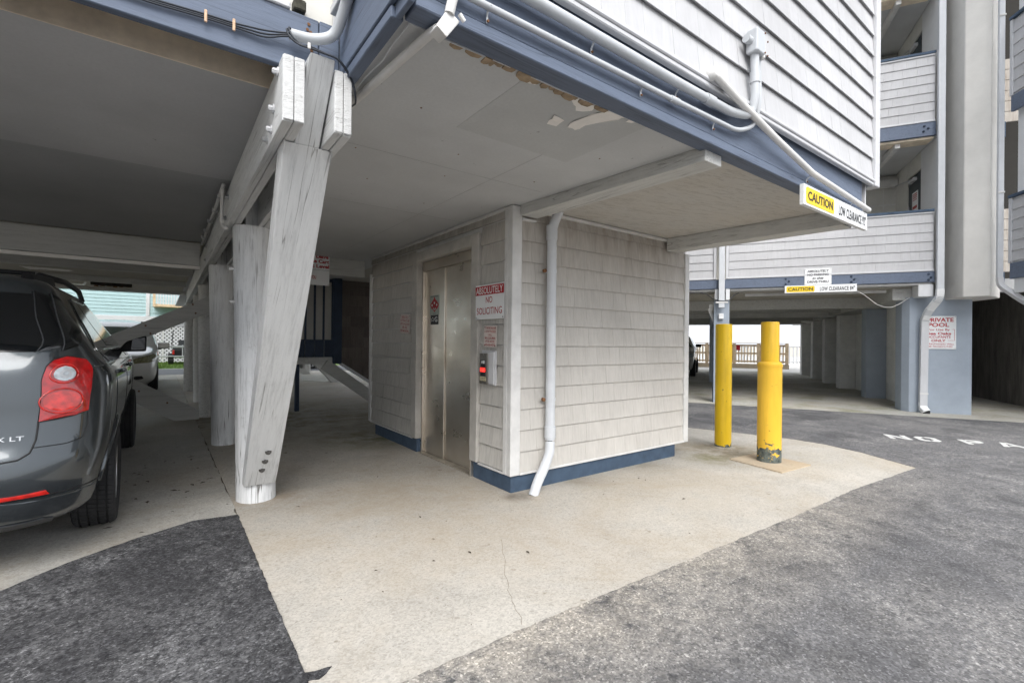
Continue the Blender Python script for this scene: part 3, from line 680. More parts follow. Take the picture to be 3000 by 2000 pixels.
for x, z in ((.654, .468), (.645, .385), (.636, .305)):
    y = bfy(z); b = MB(); b.lathe([(.022, .004), (.022, -.004)], 12, 'y', (x, y - .002, z)); b.lathe([(.013, -.004), (.013, -.018)], 6, 'y', (x, y - .002, z)); b.lathe([(.009, -.022), (.008, -.034)], 8, 'y', (x, y - .002, z))
    b.build('bolt', plain('dull_bolt', (.10, .095, .09), .45, metal=.5, var=.3, scale=60), br)
# crossed braces between the pile rows at the third pile
xb = thing('cross_brace', 'grey plank brace rising to the third pile in front of the white van', 'brace', (.6, 9.2, 1.7))
MB().prism_y([(.70, 1.77), (.70, 2.04), (-2.7, .22), (-2.7, -.0)], 9.22, 9.27).build('plank', M['beam_paint'], xb, bevel=.005)
for px, pz in ((.42, 1.86), (.46, 1.72), (-.18, 1.5), (-.12, 1.38)):
    MB().lathe([(.014, 0), (.014, -.012)], 8, 'y', (px, 9.22, pz)).build('bolt', M['rust'], xb)
xc = thing('cross_brace', 'grey plank brace running down to the foot of the third pile', 'brace', (.5, 9.2, 0))
MB().prism_y([(.52, .005), (.52, .15), (-2.7, 2.2), (-2.7, 1.94), (.04, .10), (.20, .005)], 9.16, 9.21).build('plank', M['beam_paint'], xc, bevel=.005)
for px, pz in ((.10, .30), (-.25, .50)):
    MB().lathe([(.014, 0), (.014, -.012)], 8, 'y', (px, 9.16, pz)).build('bolt', M['rust'], xc)
# ================================================================ conduits on the front fascia
def clip(parent, x, z, r, y=1.508):
    m = MB(); n = 8
    m.tube([(x - .004, y, z + r + .012), (x, y - r * .7, z + r * .9), (x, y - 2 * r - .004, z), (x, y - r * .7, z - r * .9), (x + .004, y, z - r - .012), (x + .004, y - .001, z - r - .035)], .0045, 6)
    c = m.build('clip', M['pipe_paint'], parent)
    MB().lathe([(.006, 0), (.005, -.006)], 7, 'y', (x + .004, y - .004, z - r - .03)).build('screw', M['rust'], c)
cb = thing('conduit', 'thick grey conduit along the blue fascia turning up into a box', 'conduit', (2.87, 1.47, 2.66))
MB().tube(arc([(.74, 1.474, 2.672), (2.15, 1.474, 2.667), (2.72, 1.472, 2.672), (2.885, 1.450, 2.70), (2.885, 1.425, 2.80), (2.872, 1.425, 3.06)], .12), .0245, 14).build('tube', M['pvc_grey'], cb, smooth=True, angle=R(50))
for x, z in ((1.55, 2.669), (2.19, 2.667)): clip(cb, x, z, .0245)
for a, b in (((2.42, 1.473, 2.669), (2.50, 1.473, 2.67)), ((2.880, 1.425, 2.885), (2.877, 1.425, 2.95))):
    MB().tube([a, b], .029, 14).build('coupling', M['pvc_grey'], cb, smooth=True, angle=R(40))
cs2 = thing('conduit', 'thin grey conduit low on the blue fascia curving up beside the thick one', 'conduit', (2.95, 1.48, 2.58))
MB().tube(arc([(.74, 1.488, 2.560), (2.1, 1.488, 2.578), (2.80, 1.486, 2.592), (2.955, 1.465, 2.66), (2.95, 1.432, 2.78), (2.937, 1.432, 3.06)], .12), .0135, 12).build('tube', M['pvc_grey'], cs2, smooth=True, angle=R(50))
for x, z in ((.985, 2.563), (1.90, 2.575), (2.555, 2.587)): clip(cs2, x, z, .0135)
MB().tube([(2.12, 1.488, 2.578), (2.19, 1.488, 2.579)], .0175, 12).build('coupling', M['pvc_grey'], cs2, smooth=True, angle=R(40))
lb = thing('junction_box', 'grey conduit box with rusty screws on the white shingles', 'junction box', (2.87, 1.45, 3.04))
MB().box(2.822, 2.925, 1.385, 1.455, 3.05, 3.19).build('case', M['pvc_grey'], lb, bevel=.012, seg=3)
MB().box(2.926, 2.958, 1.40, 1.462, 3.045, 3.15).build('cover', M['pvc_white'], lb, bevel=.006)
MB().lathe([(.024, -.045), (.024, .002)], 14, 'x', (2.822, 1.43, 3.12)).build('hub', M['pvc_grey'], lb, smooth=True, angle=R(40))
for x, z in ((2.915, 3.18), (2.948, 3.14), (2.915, 3.062), (2.948, 3.055)):
    MB().lathe([(.006, 0), (.005, -.005)], 7, 'y', (x, 1.386, z)).build('screw', M['rust'], lb)
wp = thing('drain_pipe', 'white pipe slanting across the blue fascia to the clearance sign', 'pipe', (4.99, 1.46, 2.49))
MB().tube(arc([(2.43, 1.475, 2.802), (2.45, 1.43, 2.790), (2.67, 1.433, 2.735), (3.20, 1.452, 2.648), (3.82, 1.47, 2.562), (5.0, 1.47, 2.497)], .05), .0215, 14).build('tube', M['pvc_white'], wp, smooth=True, angle=R(50))
MB().lathe([(.0, -.03), (.028, -.024), (.036, 0), (.034, .03)], 14, 'y', (2.445, 1.442, 2.798)).build('elbow_cap', M['pvc_white'], wp, smooth=True)
for x, z in ((3.82, 2.562), (4.66, 2.516)): clip(wp, x, z, .026)
# box under the corner and the pipe along the soffit
jb = thing('junction_box', 'off-white outlet box under the blue fascia corner', 'junction box', (.80, 1.49, 2.40))
MB().hull([(.757, 1.47, 2.392), (.797, 1.47, 2.366), (.812, 1.56, 2.392), (.772, 1.56, 2.415)], [(.80, 1.47, 2.470), (.85, 1.47, 2.443), (.852, 1.56, 2.452), (.815, 1.56, 2.474)]).build('case', M['pvc_white'], jb, bevel=.006, seg=2)
MB().tube([(.842, 1.462, 2.462), (.862, 1.462, 2.443)], .008, 8).build('knob', M['pvc_white'], jb)
MB().tube(arc([(.808, 1.475, 2.455), (.815, 1.468, 2.50), (.83, 1.465, 2.55), (.84, 1.466, 2.66)], .05), .018, 12).build('spout', M['pvc_white'], jb, smooth=True, angle=R(50))
sp = thing('conduit', 'dusty grey pipe under the soffit from the outlet box to the brace', 'conduit', (.74, 2.25, 2.44))
MB().tube([(.798, 1.545, 2.435), (.80, 1.62, 2.452), (.742, 2.25, 2.452), (.735, 2.33, 2.45)], .018, 12).build('tube', M['trim_grey'], sp, smooth=True, angle=R(60))
gp = thing('conduit', 'fat grey conduit elbow at the left blue fascia, open end full of cables', 'conduit', (.43, 2.16, 2.58))
MB().tube(arc([(.425, 2.165, 2.590), (.52, 2.155, 2.594), (.60, 2.13, 2.625), (.618, 2.06, 2.70), (.618, 1.90, 2.83), (.618, 1.6, 3.05)], .10, 8), .0225, 16, caps=False).build('tube', M['pvc_grey'], gp, smooth=True, angle=R(60))
MB().tube([(.617, 2.02, 2.735), (.618, 1.975, 2.77)], .0265, 16).build('coupling', M['pvc_grey'], gp, smooth=True, angle=R(40))
MB().tube([(.4255, 2.165, 2.590), (.44, 2.164, 2.591)], .0195, 12).build('dark_bore', M['black'], gp)
cb2 = thing('cable_bundle', 'black cables stapled to the blue fascia and draped over the brace top', 'cable', (.43, 2.18, 2.58))
for dz, dx in ((.0, 0), (.008, .004), (-.007, -.004)):
    MB().tube(arc([(-2.0, 2.196, 2.53 + dz), (-.041, 2.194, 2.542 + dz), (.131, 2.194, 2.556 + dz), (.226, 2.194, 2.560 + dz), (.34, 2.19, 2.566 + dz * 2), (.40, 2.18, 2.585 + dz), (.440, 2.165, 2.591 + dz)], .05), .0038, 7).build('cable', M['cable'], cb2, smooth=True)
for dz, dx in ((.0, 0), (.009, .008), ):
    MB().tube(arc([(.44, 2.165, 2.594 + dz), (.405 + dx, 2.13, 2.592 + dz), (.415 + dx, 2.12, 2.55 + dz), (.455 + dx, 2.11, 2.525), (.49, 2.08, 2.512 + dz), (.545, 2.076, 2.508), (.60, 2.07, 2.505), (.64, 2.09, 2.485 - dz), (.675 + dx * .3, 2.112, 2.45), (.69, 2.115, 2.40), (.70, 2.14, 2.37), (.71, 2.25, 2.40)], .03), .0042, 7).build('cable', M['cable'], cb2, smooth=True)
for x, z in ((.131, 2.556), (.226, 2.56)):
    c = MB().box(x - .005, x + .005, 2.184, 2.192, z - .026, z + .022).build('staple', M['sign_yellow'] if False else plain('brass_staple', (.62, .42, .28), .5, var=.2, scale=80), cb2, bevel=.002)
MB().box(.478, .490, 2.072, 2.078, 2.505, 2.53).build('staple', M['pvc_white'], cb2, bevel=.002)
# conduits and clamps along the left girder
gc = thing('conduit', 'thin conduit clipped along the girder above the second pile', 'conduit', (.40, 5.2, 2.45))
MB().tube(arc([(.372, 4.15, 2.462), (.385, 5.0, 2.462), (.40, 6.95, 2.462)], .05), .013, 8).build('tube', M['trim_grey'], gc, smooth=True)
MB().tube(arc([(.374, 4.25, 2.455), (.378, 4.32, 2.36), (.382, 4.38, 2.20), (.40, 4.22, 2.15)], .06), .012, 8).build('loop', M['pvc_white'], gc, smooth=True)
for y in (4.5, 5.0, 5.5, 6.0, 6.4):
    MB().box(.362, .41, y, y + .03, 2.445, 2.478).build('clip', M['galv'], gc, bevel=.003)

# ================================================================ signs
def sign(name, label, loc, rz, w, h, mat, t=.004, tilt=0, cat='sign', holes=True):
    """plate whose local -y faces the reader; loc is the centre of the plate's back"""
    o = thing(name, label, cat, loc, rz=rz)
    if tilt: o.rotation_euler = (0, tilt, rz)
    MB().box(-w / 2, w / 2, -t, 0, -h / 2, h / 2).build('plate', mat, o, bevel=.0015)
    if holes:
        for sx in (-1, 1):
            for sz in (-1, 1):
                MB().lathe([(.0055, -t - .0015), (.004, -t - .0035)], 7, 'y', (sx * (w / 2 - .016), 0, sz * (h / 2 - .016))).build('screw', M['sign_black'], o)
    return o
RD = R(-90)
s1 = sign('no_soliciting_sign', 'white sign with red band reading absolutely no soliciting', (2.395, 3.563, 1.667), RD, .46, .318, M['sign_white'])
MB().box(-.229, .229, -.0055, -.0042, .065, .147).build('red_band', M['sign_red'], s1)
lettering(s1, 'ABSOLUTELY', 0, .106, .43, .062, M['sign_white'], -.0072, bold=.012)
lettering(s1, 'NO', 0, .018, .105, .058, M['sign_red'], -.0058)
lettering(s1, 'SOLICITING', 0, -.082, .405, .062, M['sign_red'], -.0058)
s2 = sign('elevator_issue_sign', 'small faded red-lettered sign with phone numbers above the call panel', (2.420, 3.580, 1.352), RD, .205, .20, M['sign_aged'], tilt=R(2))
for i, tx in enumerate(('TO REPORT BUILDING', 'or ELEVATOR ISSUES', 'CALL', '843-238-4900', 'AFTER HOURS', '843-626-4078')):
    lettering(s2, tx, 0, .076 - i * .0305, {2: .065, 3: .165, 4: .15, 5: .165}.get(i, .180), .021, M['sign_pink'], -.0055, bold=.008)
s3 = sign('fire_marshal_sign', 'small tilted red-lettered notice left of the elevator door', (2.418, 5.45, 1.512), RD, .30, .235, M['sign_aged'], tilt=R(4))
for i, tx in enumerate(('ABSOLUTELY', 'NOTHING TO BE', 'LEFT IN HALLWAYS', 'PER THE', 'FIRE MARSHAL')):
    lettering(s3, tx, 0, .084 - i * .042, (.20, .25, .27, .13, .25)[i], .029, M['sign_pink'], -.0055, bold=.01)
def caution(name, label, loc, rz, w, h, tail, lw=.47):
    o = sign(name, label, loc, rz, w, h, M['sign_white'], t=.03, holes=False)
    yw = w * .40; cx = -w / 2 + w * .025 + yw / 2; hh = h * .39
    r = .02; P = []
    for sx, sz, a0 in ((1, 1, 0), (-1, 1, 90), (-1, -1, 180), (1, -1, 270)):
        for j in range(5):
            a = R(a0 + j * 22.5); P.append((cx + sx * (yw / 2 - r) + r * math.cos(a), sz * (hh - r) + r * math.sin(a)))
    MB().prism_y(P, -.0322, -.0302).build('yellow_panel', M['sign_yellow'], o)
    lettering(o, 'CAUTION', cx, 0, yw * .88, h * .44, M['sign_black'], -.0340, bold=.022)
    lettering(o, 'LOW CLEARANCE ' + tail, w / 2 - lw * w / 2 - .03 * w, -.005, lw * w, h * .54, M['sign_black'], -.0320, bold=.02, space=1.12)
    for x in (-.45, -.15, .1, .3, .45):
        MB().lathe([(.005, -.031), (.004, -.034)], 7, 'y', (x * w, 0, h * .42)).build('screw', M['galv'], o)
    return o
caution('clearance_sign', 'yellow and white CAUTION LOW CLEARANCE 92 board at the right end of the fascia', (4.352, 1.508, 2.392), 0, 1.285, .150, '92"')
caution('clearance_sign', 'yellow and white CAUTION LOW CLEARANCE 84 board under the no-parking sign', T(WING, (1.94, 11.345, 2.457)), WING, 1.25, .152, '84"')
s4 = sign('no_parking_sign', 'white absolutely no parking in this drive-thru sign', T(WING, (1.911, 11.372, 2.71)), WING, .47, .335, M['sign_white'], t=.006)
for i, (tx, ww, sh) in enumerate((('ABSOLUTELY', .385, .3), ('NO PARKING', .37, 0), ('in this', .20, .35), ('DRIVE-THRU', .37, 0))):
    lettering(s4, tx, 0, .112 - i * .073, ww, .048, M['sign_black'], -.0078, bold=.03, shear=sh)
s5 = sign('private_pool_sign', 'white and red private pool sign on the pale blue pier', T(WING, (3.985, 11.662, 1.572)), WING, .47, .635, M['sign_white'], t=.005)
for tx, cx, cz, ww, hh, bo in (('PRIVATE', -.005, .245, .40, .078, .03), ('POOL', -.03, .148, .32, .078, .03), ('For Use By', -.025, .05, .33, .05, .015), ('Sea Oaks', -.02, -.018, .36, .052, .03), ('OCCUPANTS', -.03, -.085, .36, .05, .015), ('ONLY', -.03, -.155, .22, .05, .03), ('TRESPASSERS WILL', 0, -.222, .41, .034, .004), ('BE PROSECUTED', 0, -.27, .36, .032, .004)):
    lettering(s5, tx, cx, cz, ww, hh, M['sign_red'], -.0068, bold=bo)
bk = MB(); bk.box(.207, .212, -.0066, -.0056, -.155, .062); bk.box(.178, .212, -.0066, -.0056, .057, .062); bk.box(.11, .207, -.0066, -.0056, -.155, -.150)
bk.build('bracket_line', M['sign_red'], s5)
s6 = sign('cart_sign', 'white sign with dark red lettering asking to leave the cart, behind the brace', (1.72, 6.936, 2.30), 0, .40, .455, M['sign_white'])
for i, (tx, cx, ww) in enumerate((('Please Leave', 0, .37), ('The Cart', .050, .29), ('At Level', .05, .29))):
    lettering(s6, tx, cx, .175 - i * .068, ww, .052, M['sign_red'], -.0058, bold=.035)
box('divider', M['sign_black'], s6, -.198, .198, -.0052, -.0044, -.016, -.013)
lettering(s6, 'THANK YOU', -.08, -.12, .2, .05, M['sign_red'], -.0058, bold=.02)
# stickers on the door
s7 = sign('emblem_plate', 'grey plate with red flame emblem on the elevator door', (2.5055, 4.845, 1.715), RD, .225, .225, plain('plate_grey', (.36, .40, .36), .5), t=.002, holes=False)
def fl(cx, cz, s, n=14):
    L = [(0, 1.0), (.16, .62), (.42, .30), (.50, .0), (.34, -.42), (.0, -.95)]
    P = [(cx + x * s * 1.8, cz + z * s) for x, z in L] + [(cx - x * s * 1.8, cz + z * s) for x, z in L[-2:0:-1]]
    return P
for cx, cz, s in ((-.056, -.002, .052), (.056, -.002, .052), (0, .022, .072)):
    e = MB().prism_y(fl(cx, cz, s), -.0034, -.0022).build('flame', M['sign_red'], s7)
    MB().lathe([(.013, -.0045), (.013, -.0036)], 12, 'y', (cx, 0, cz + .002)).build('disc', M['sign_white'], e)
MB().prism_y([(-.055, -.038), (0, -.082), (.055, -.038), (0, -.062)], -.0034, -.0022).build('flame_foot', M['sign_red'], s7)
for z, w in ((.100, .16), (.092, .19), (-.098, .07)): box('print_line', M['sign_black'], s7, -w / 2, w / 2, -.0032, -.0022, z, z + .004)
s8 = sign('floor_plate', 'small black star and G floor plate below the flame emblem', (2.5055, 4.845, 1.548), RD, .19, .108, M['sign_black'], t=.002, holes=False)
lettering(s8, 'G', .042, .004, .066, .058, M['sign_white'], -.0034, bold=.01)
st = []
for i in range(10):
    a = R(90 + 36 * i); rr = .026 if i % 2 == 0 else .0115; st.append((-.040 + 1.7 * rr * math.cos(a), .004 + rr * math.sin(a)))
m = MB()
for i in range(10):
    a, b = st[i], st[(i + 1) % 10]; m.bar((a[0], -.003, a[1]), (b[0], -.003, b[1]), .001, .0045, (0, 1, 0))
m.build('star', M['sign_white'], s8)
# call panel
pn = thing('call_panel', 'elevator call panel with red light on a white backing block', 'call panel', (2.425, 3.59, 1.065), rz=RD)
MB().box(-.114, .114, -.018, 0, -.158, .158).build('backing', M['trim_white'], pn, bevel=.004)
MB().box(-.02, .108, -.034, -.018, -.148, .148).build('block', M['trim_white'], pn, bevel=.006)
MB().box(-.104, .026, -.048, -.018, -.150, .132).build('face_plate', plain('dark_bronze', (.22, .21, .19), .4, metal=.7), pn, bevel=.004)
MB().box(-.078, -.008, -.050, -.0485, -.075, .070).build('black_panel', M['sign_black'], pn)
k = Mat('lit_red', (.5, .02, .02), .4); k.b.inputs['Emission Color'].default_value = (1, .03, .02, 1); k.b.inputs['Emission Strength'].default_value = .8
LIT = k.m
MB().box(-.083, -.003, -.0535, -.0505, -.038, .000).build('red_indicator', LIT, pn, bevel=.001)
lettering(pn, 'FLOOR', -.043, -.019, .05, .013, plain('pink_print', (.75, .35, .33), .5), -.0552)
MB().box(-.042, -.012, -.0535, -.0505, .038, .066).build('button', M['sign_white'], pn, bevel=.001)
MB().prism_y([(-.066, .05), (-.057, .066), (-.048, .05), (-.053, .05), (-.053, .038), (-.061, .038), (-.061, .05)], -.0525, -.0505).build('arrow', M['sign_white'], pn)
MB().box(-.088, .006, -.0505, -.0485, -.118, -.082).build('notice', plain('notice_cream', (.62, .56, .36), .5), pn)
for i in range(3): box('print_line', M['sign_black'], pn, -.08 , -.002, -.0516, -.0506, -.092 - i * .009, -.0895 - i * .009)
for x, z in ((-.039, .122), (-.039, -.140)): MB().lathe([(.004, -.0485), (.003, -.0505)], 7, 'y', (x, 0, z)).build('screw', M['galv'], pn)

# ================================================================ bollards
def yellow(name, base, chips, top):
    k = Mat(name, base, .42, coat=.0)
    z = k.n('SeparateXYZ'); k.l(k.n('TexCoord').outputs['Object'], z.inputs[0])
    c = k.ramp(k.noise(3, 5, .6, (1, 1, .5), 'obj'), [(.3, tuple(v * .88 for v in base)), (.7, tuple(min(1, v * 1.05) for v in base))])
    h = k.n('MapRange'); k.l(z.outputs[2], h.inputs[0]); h.inputs[1].default_value = chips; h.inputs[2].default_value = 0.0
    pk = k.math('ADD', k.math('MULTIPLY', k.noise(9, 5, .68, (1, 1, 1.6), 'obj', dist=.8), 1.15), k.math('MULTIPLY', h.outputs[0], .44))
    if chips < 0: pk = k.math('MULTIPLY', pk, 0)
    chip = k.ramp(pk, [(.80, 0.0), (.81, 1.0)])
    sm = k.ramp(k.noise(16, 4, .6, (1, 1, 1), 'obj'), [(.70, 0.0), (.705, 1.0)])
    c = k.mix(k.math('MULTIPLY', sm, .7), c, (.10, .075, .02))
    gr = k.ramp(k.noise(20, 6, .7, (1, 1, 1), 'obj'), [(.35, (.035, .045, .04)), (.65, (.15, .17, .155))])
    dr = k.ramp(k.noise(4, 5, .7, (6, 6, .5), 'obj'), [(.5, 0.0), (.75, .4)])
    c = k.mix(dr, c, (.42, .27, .02))
    c = k.mix(chip, c, gr); k.color(c); k.bump(chip, -.6, .006); k.bump(k.noise(9, 4, .5, (1, 1, .6), 'obj'), .12, .01)
    k.roughness(k.ramp(chip, [(0, .4), (1, .8)]))
    return k.m
b1 = thing('bollard', 'slim yellow steel bollard nearer the drive-thru, straight to the ground', 'bollard', (5.73, 3.20, .003), group='yellow bollards beside the elevator house')
MB().lathe([(.098, 0), (.098, 1.54), (.094, 1.552), (.06, 1.556)], 36, 'z', (5.73, 3.20, .003)).build('post', yellow('yellow_paint_a', (.76, .50, .012), .09, 1.5), b1, smooth=True, angle=R(40))
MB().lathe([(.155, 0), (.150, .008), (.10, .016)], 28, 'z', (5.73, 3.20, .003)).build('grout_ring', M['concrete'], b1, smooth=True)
b2 = thing('bollard', 'thick yellow bollard with a stepped collar and chipped base', 'bollard', (5.44, 2.50, .016), group='yellow bollards beside the elevator house')
MB().lathe([(.122, 0), (.122, 1.052), (.1235, 1.075), (.108, 1.095), (.1, 1.10)], 40, 'z', (5.44, 2.50, .016)).build('sleeve', yellow('yellow_paint_b', (.78, .475, .04), .30, 1.1), b2, smooth=True, angle=R(40))
MB().lathe([(.128, 1.045), (.128, 1.066)], 40, 'z', (5.44, 2.50, .016)).build('rim', yellow('yellow_paint_d', (.78, .475, .04), -1.0, 1.1), b2, smooth=True, angle=R(40))
MB().lathe([(.092, 1.08), (.092, 1.525), (.088, 1.538), (.05, 1.541)], 36, 'z', (5.44, 2.50, .016)).build('post', yellow('yellow_paint_c', (.77, .47, .025), -1.0, 1.5), b2, smooth=True, angle=R(40))

# ================================================================ stair landing behind the elevator
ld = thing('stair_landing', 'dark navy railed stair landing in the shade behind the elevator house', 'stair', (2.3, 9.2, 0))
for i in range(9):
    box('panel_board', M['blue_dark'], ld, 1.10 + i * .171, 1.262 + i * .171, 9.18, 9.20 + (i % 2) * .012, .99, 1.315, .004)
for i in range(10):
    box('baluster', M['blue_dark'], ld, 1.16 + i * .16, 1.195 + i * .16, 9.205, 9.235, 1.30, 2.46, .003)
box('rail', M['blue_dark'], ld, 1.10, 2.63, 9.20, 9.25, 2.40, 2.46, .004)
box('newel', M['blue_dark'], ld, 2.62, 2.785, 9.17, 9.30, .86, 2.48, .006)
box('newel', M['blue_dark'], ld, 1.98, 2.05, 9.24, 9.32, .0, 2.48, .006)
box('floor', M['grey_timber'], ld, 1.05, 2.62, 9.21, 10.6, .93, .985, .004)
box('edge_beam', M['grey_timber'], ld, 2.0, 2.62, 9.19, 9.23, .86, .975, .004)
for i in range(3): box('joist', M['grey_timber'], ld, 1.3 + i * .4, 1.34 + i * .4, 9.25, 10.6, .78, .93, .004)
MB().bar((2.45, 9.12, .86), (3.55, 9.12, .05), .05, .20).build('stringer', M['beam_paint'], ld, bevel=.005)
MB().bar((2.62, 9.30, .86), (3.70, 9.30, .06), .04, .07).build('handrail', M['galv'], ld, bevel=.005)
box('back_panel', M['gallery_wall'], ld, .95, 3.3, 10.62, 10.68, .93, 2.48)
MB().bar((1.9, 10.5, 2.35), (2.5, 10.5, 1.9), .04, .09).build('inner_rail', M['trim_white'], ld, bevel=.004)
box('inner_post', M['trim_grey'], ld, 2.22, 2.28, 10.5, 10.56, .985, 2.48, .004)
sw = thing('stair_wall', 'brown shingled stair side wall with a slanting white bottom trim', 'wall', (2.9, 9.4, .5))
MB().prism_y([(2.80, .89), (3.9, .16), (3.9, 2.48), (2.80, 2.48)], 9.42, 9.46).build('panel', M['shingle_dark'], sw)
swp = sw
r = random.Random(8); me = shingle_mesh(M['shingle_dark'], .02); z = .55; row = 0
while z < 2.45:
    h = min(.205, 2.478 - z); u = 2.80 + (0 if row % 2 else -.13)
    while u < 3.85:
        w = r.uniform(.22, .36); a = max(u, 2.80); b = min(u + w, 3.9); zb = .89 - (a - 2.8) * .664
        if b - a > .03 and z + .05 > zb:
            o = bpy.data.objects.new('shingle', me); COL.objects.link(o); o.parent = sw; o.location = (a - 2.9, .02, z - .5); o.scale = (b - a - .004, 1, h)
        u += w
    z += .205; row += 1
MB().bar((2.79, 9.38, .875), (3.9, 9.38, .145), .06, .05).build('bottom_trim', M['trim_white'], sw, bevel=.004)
box('side_trim', M['trim_white'], sw, 2.787, 2.81, 9.36, 9.42, .88, 2.48, .003)
# back braces and piles
for i, (x, y, dx, lab) in enumerate(((4.45, 15.1, -1.35, 'short raking timber brace behind the landing, nearer one'), (4.55, 19.3, -1.5, 'short raking timber brace far behind the landing'))):
    t = thing('raking_brace', lab, 'brace', (x, y, 0))
    MB().hull([(x - .18, y - .07, 0), (x + .14, y - .07, 0), (x + .14, y + .07, 0), (x - .18, y + .07, 0)], [(x + dx - .20, y - .07, 1.5), (x + dx + .10, y - .07, 1.5), (x + dx + .10, y + .07, 1.5), (x + dx - .20, y + .07, 1.5)]).build('timber', M['soffit_tan'] if False else M['grey_timber'], t, bevel=.008)
for i, (x, y, lab) in enumerate(((4.75, 20.2, 'slim pale pile at the far open side behind the landing'), (2.3, 13.2, 'pile in the shade behind the stair landing'), (3.4, 17.0, 'shaded pile midway behind the stair landing'))):
    t = thing('timber_pile', lab, 'pile', (x, y, 0), group='round timber piles under the building')
    MB().lathe([(.14, 0), (.13, 2.48)], 18, 'z', (x, y, 0)).build('trunk', M['grey_timber'], t, smooth=True, angle=R(50))
# light fitting and dark batten on the rear soffit
lf = thing('soffit_light', 'frosted square light fitting on the rear soffit above the SUV', 'light', (-1.28, 12.3, 2.3))
MB().hull([(-1.37, 12.2, 2.33), (-1.19, 12.2, 2.33), (-1.19, 12.4, 2.33), (-1.37, 12.4, 2.33)], [(-1.42, 12.15, 2.465), (-1.14, 12.15, 2.465), (-1.14, 12.45, 2.465), (-1.42, 12.45, 2.465)]).build('diffuser', plain('frosted_glass', (.55, .54, .48), .25, var=.05), lf, bevel=.01)
MB().box(-1.45, -1.11, 12.12, 12.48, 2.455, 2.469).build('base', M['black'], lf)
hb = thing('hanging_batten', 'dark rotten batten hanging under the rear soffit', 'batten', (-.8, 12.9, 2.42))
MB().hull([(-1.15, 12.9, 2.395), (-.49, 12.9, 2.385), (-.49, 12.97, 2.385), (-1.15, 12.97, 2.395)], [(-1.15, 12.9, 2.468), (-.49, 12.9, 2.468), (-.49, 12.97, 2.468), (-1.15, 12.97, 2.468)]).build('board', plain('charred', (.03, .026, .02), .9, var=.5, scale=20), hb)
for i in range(6): box('splinter', M['rust'], hb, -1.1 + i * .1, -1.03 + i * .1, 12.91, 12.95, 2.365 + (i % 3) * .008, 2.388)
# ================================================================ wing with the drive-thru (frame: w along the facade, v into the drive)
wg = thing('wing_building', 'white shingled wing with open galleries over the drive-thru', 'building', (0, 11.4, 0), frame=WING)
def course(parent, w0, w1, v, z, h, mat, seed, t=.02):
    r = random.Random(seed); m = MB(); u = w0
    while u < w1 - .001:
        w = r.uniform(.14, .26)
        if w1 - u - w < .08: w = w1 - u
        a, b = u, u + w - .0015
        m.add([(a, v, z), (b, v, z), (b, v, z + h), (a, v, z + h), (a, v - t, z), (b, v - t, z), (b, v - t * .3, z + h), (a, v - t * .3, z + h)],
              [(3, 2, 1, 0), (4, 5, 6, 7), (0, 1, 5, 4), (3, 7, 6, 2), (0, 4, 7, 3), (1, 2, 6, 5)])
        u += w
    return m.build('siding_course', mat, parent)
def parapet(w0, w1, z0, z1, seed):
    p = MB().box(w0, w1, 11.40, 11.47, z0, z1).build('parapet', M['trim_white'], wg)
    n = round((z1 - z0 - .05) / .184); h = (z1 - .03 - z0 - .03) / n
    for i in range(n): course(p, w0 + .01, w1 - .01, 11.399, z0 + .03 + i * h, h + .004, M['shingle_white'], seed + i)
    MB().box(w0, w1, 11.365, 11.399, z0 - .004, z0 + .032).build('starter_strip', M['trim_white'], p, bevel=.004)
    MB().box(w0, w1, 11.355, 11.50, z1 + .002, z1 + .05).build('blue_cap', M['blue_base'], p, bevel=.004)
    MB().box(w0, w1, 11.37, 11.40, z1 - .03, z1 + .001).build('top_trim', M['trim_white'], p, bevel=.003)
    return p
parapet(-9, -.03, 2.735, 3.86, 20); parapet(.245, 3.785, 2.735, 3.86, 30)
parapet(-2, 3.79, 5.575, 6.86, 40); parapet(-2, 3.79, 8.40, 9.68, 50)
for w in (-.055, .19): box('corner_trim', M['trim_white'], wg, w, w + .055, 11.355, 11.41, 2.735, 5.3, .005)
for (z0, z1) in ((2.525, 2.728), (5.31, 5.57), (8.14, 8.395)):
    MB().box(-9, 3.80, 11.378, 11.43, z0, z1).build('band_beam', M['blue'], wg, bevel=.005)
    MB().box(-9, 3.78, 11.43, 11.75, z0 - .045, z0 - .003).build('edge_strip', M['beige_board'] if z0 > 3 else M['trim_grey'], wg, bevel=.005)
bolts = ((1.336, 2.685), (1.396, 2.631), (1.337, 2.575), (2.483, 2.684), (2.532, 2.626), (2.484, 2.576), (3.704, 2.675), (3.741, 2.611), (3.705, 2.566), (3.62, 5.50), (3.68, 5.45), (3.61, 5.40))
for w, z in bolts:
    MB().lathe([(.022, 0), (.022, -.008), (.012, -.008), (.012, -.022)], 8, 'y', (w, 11.378, z)).build('bolt', M['blue_dark'], wg)
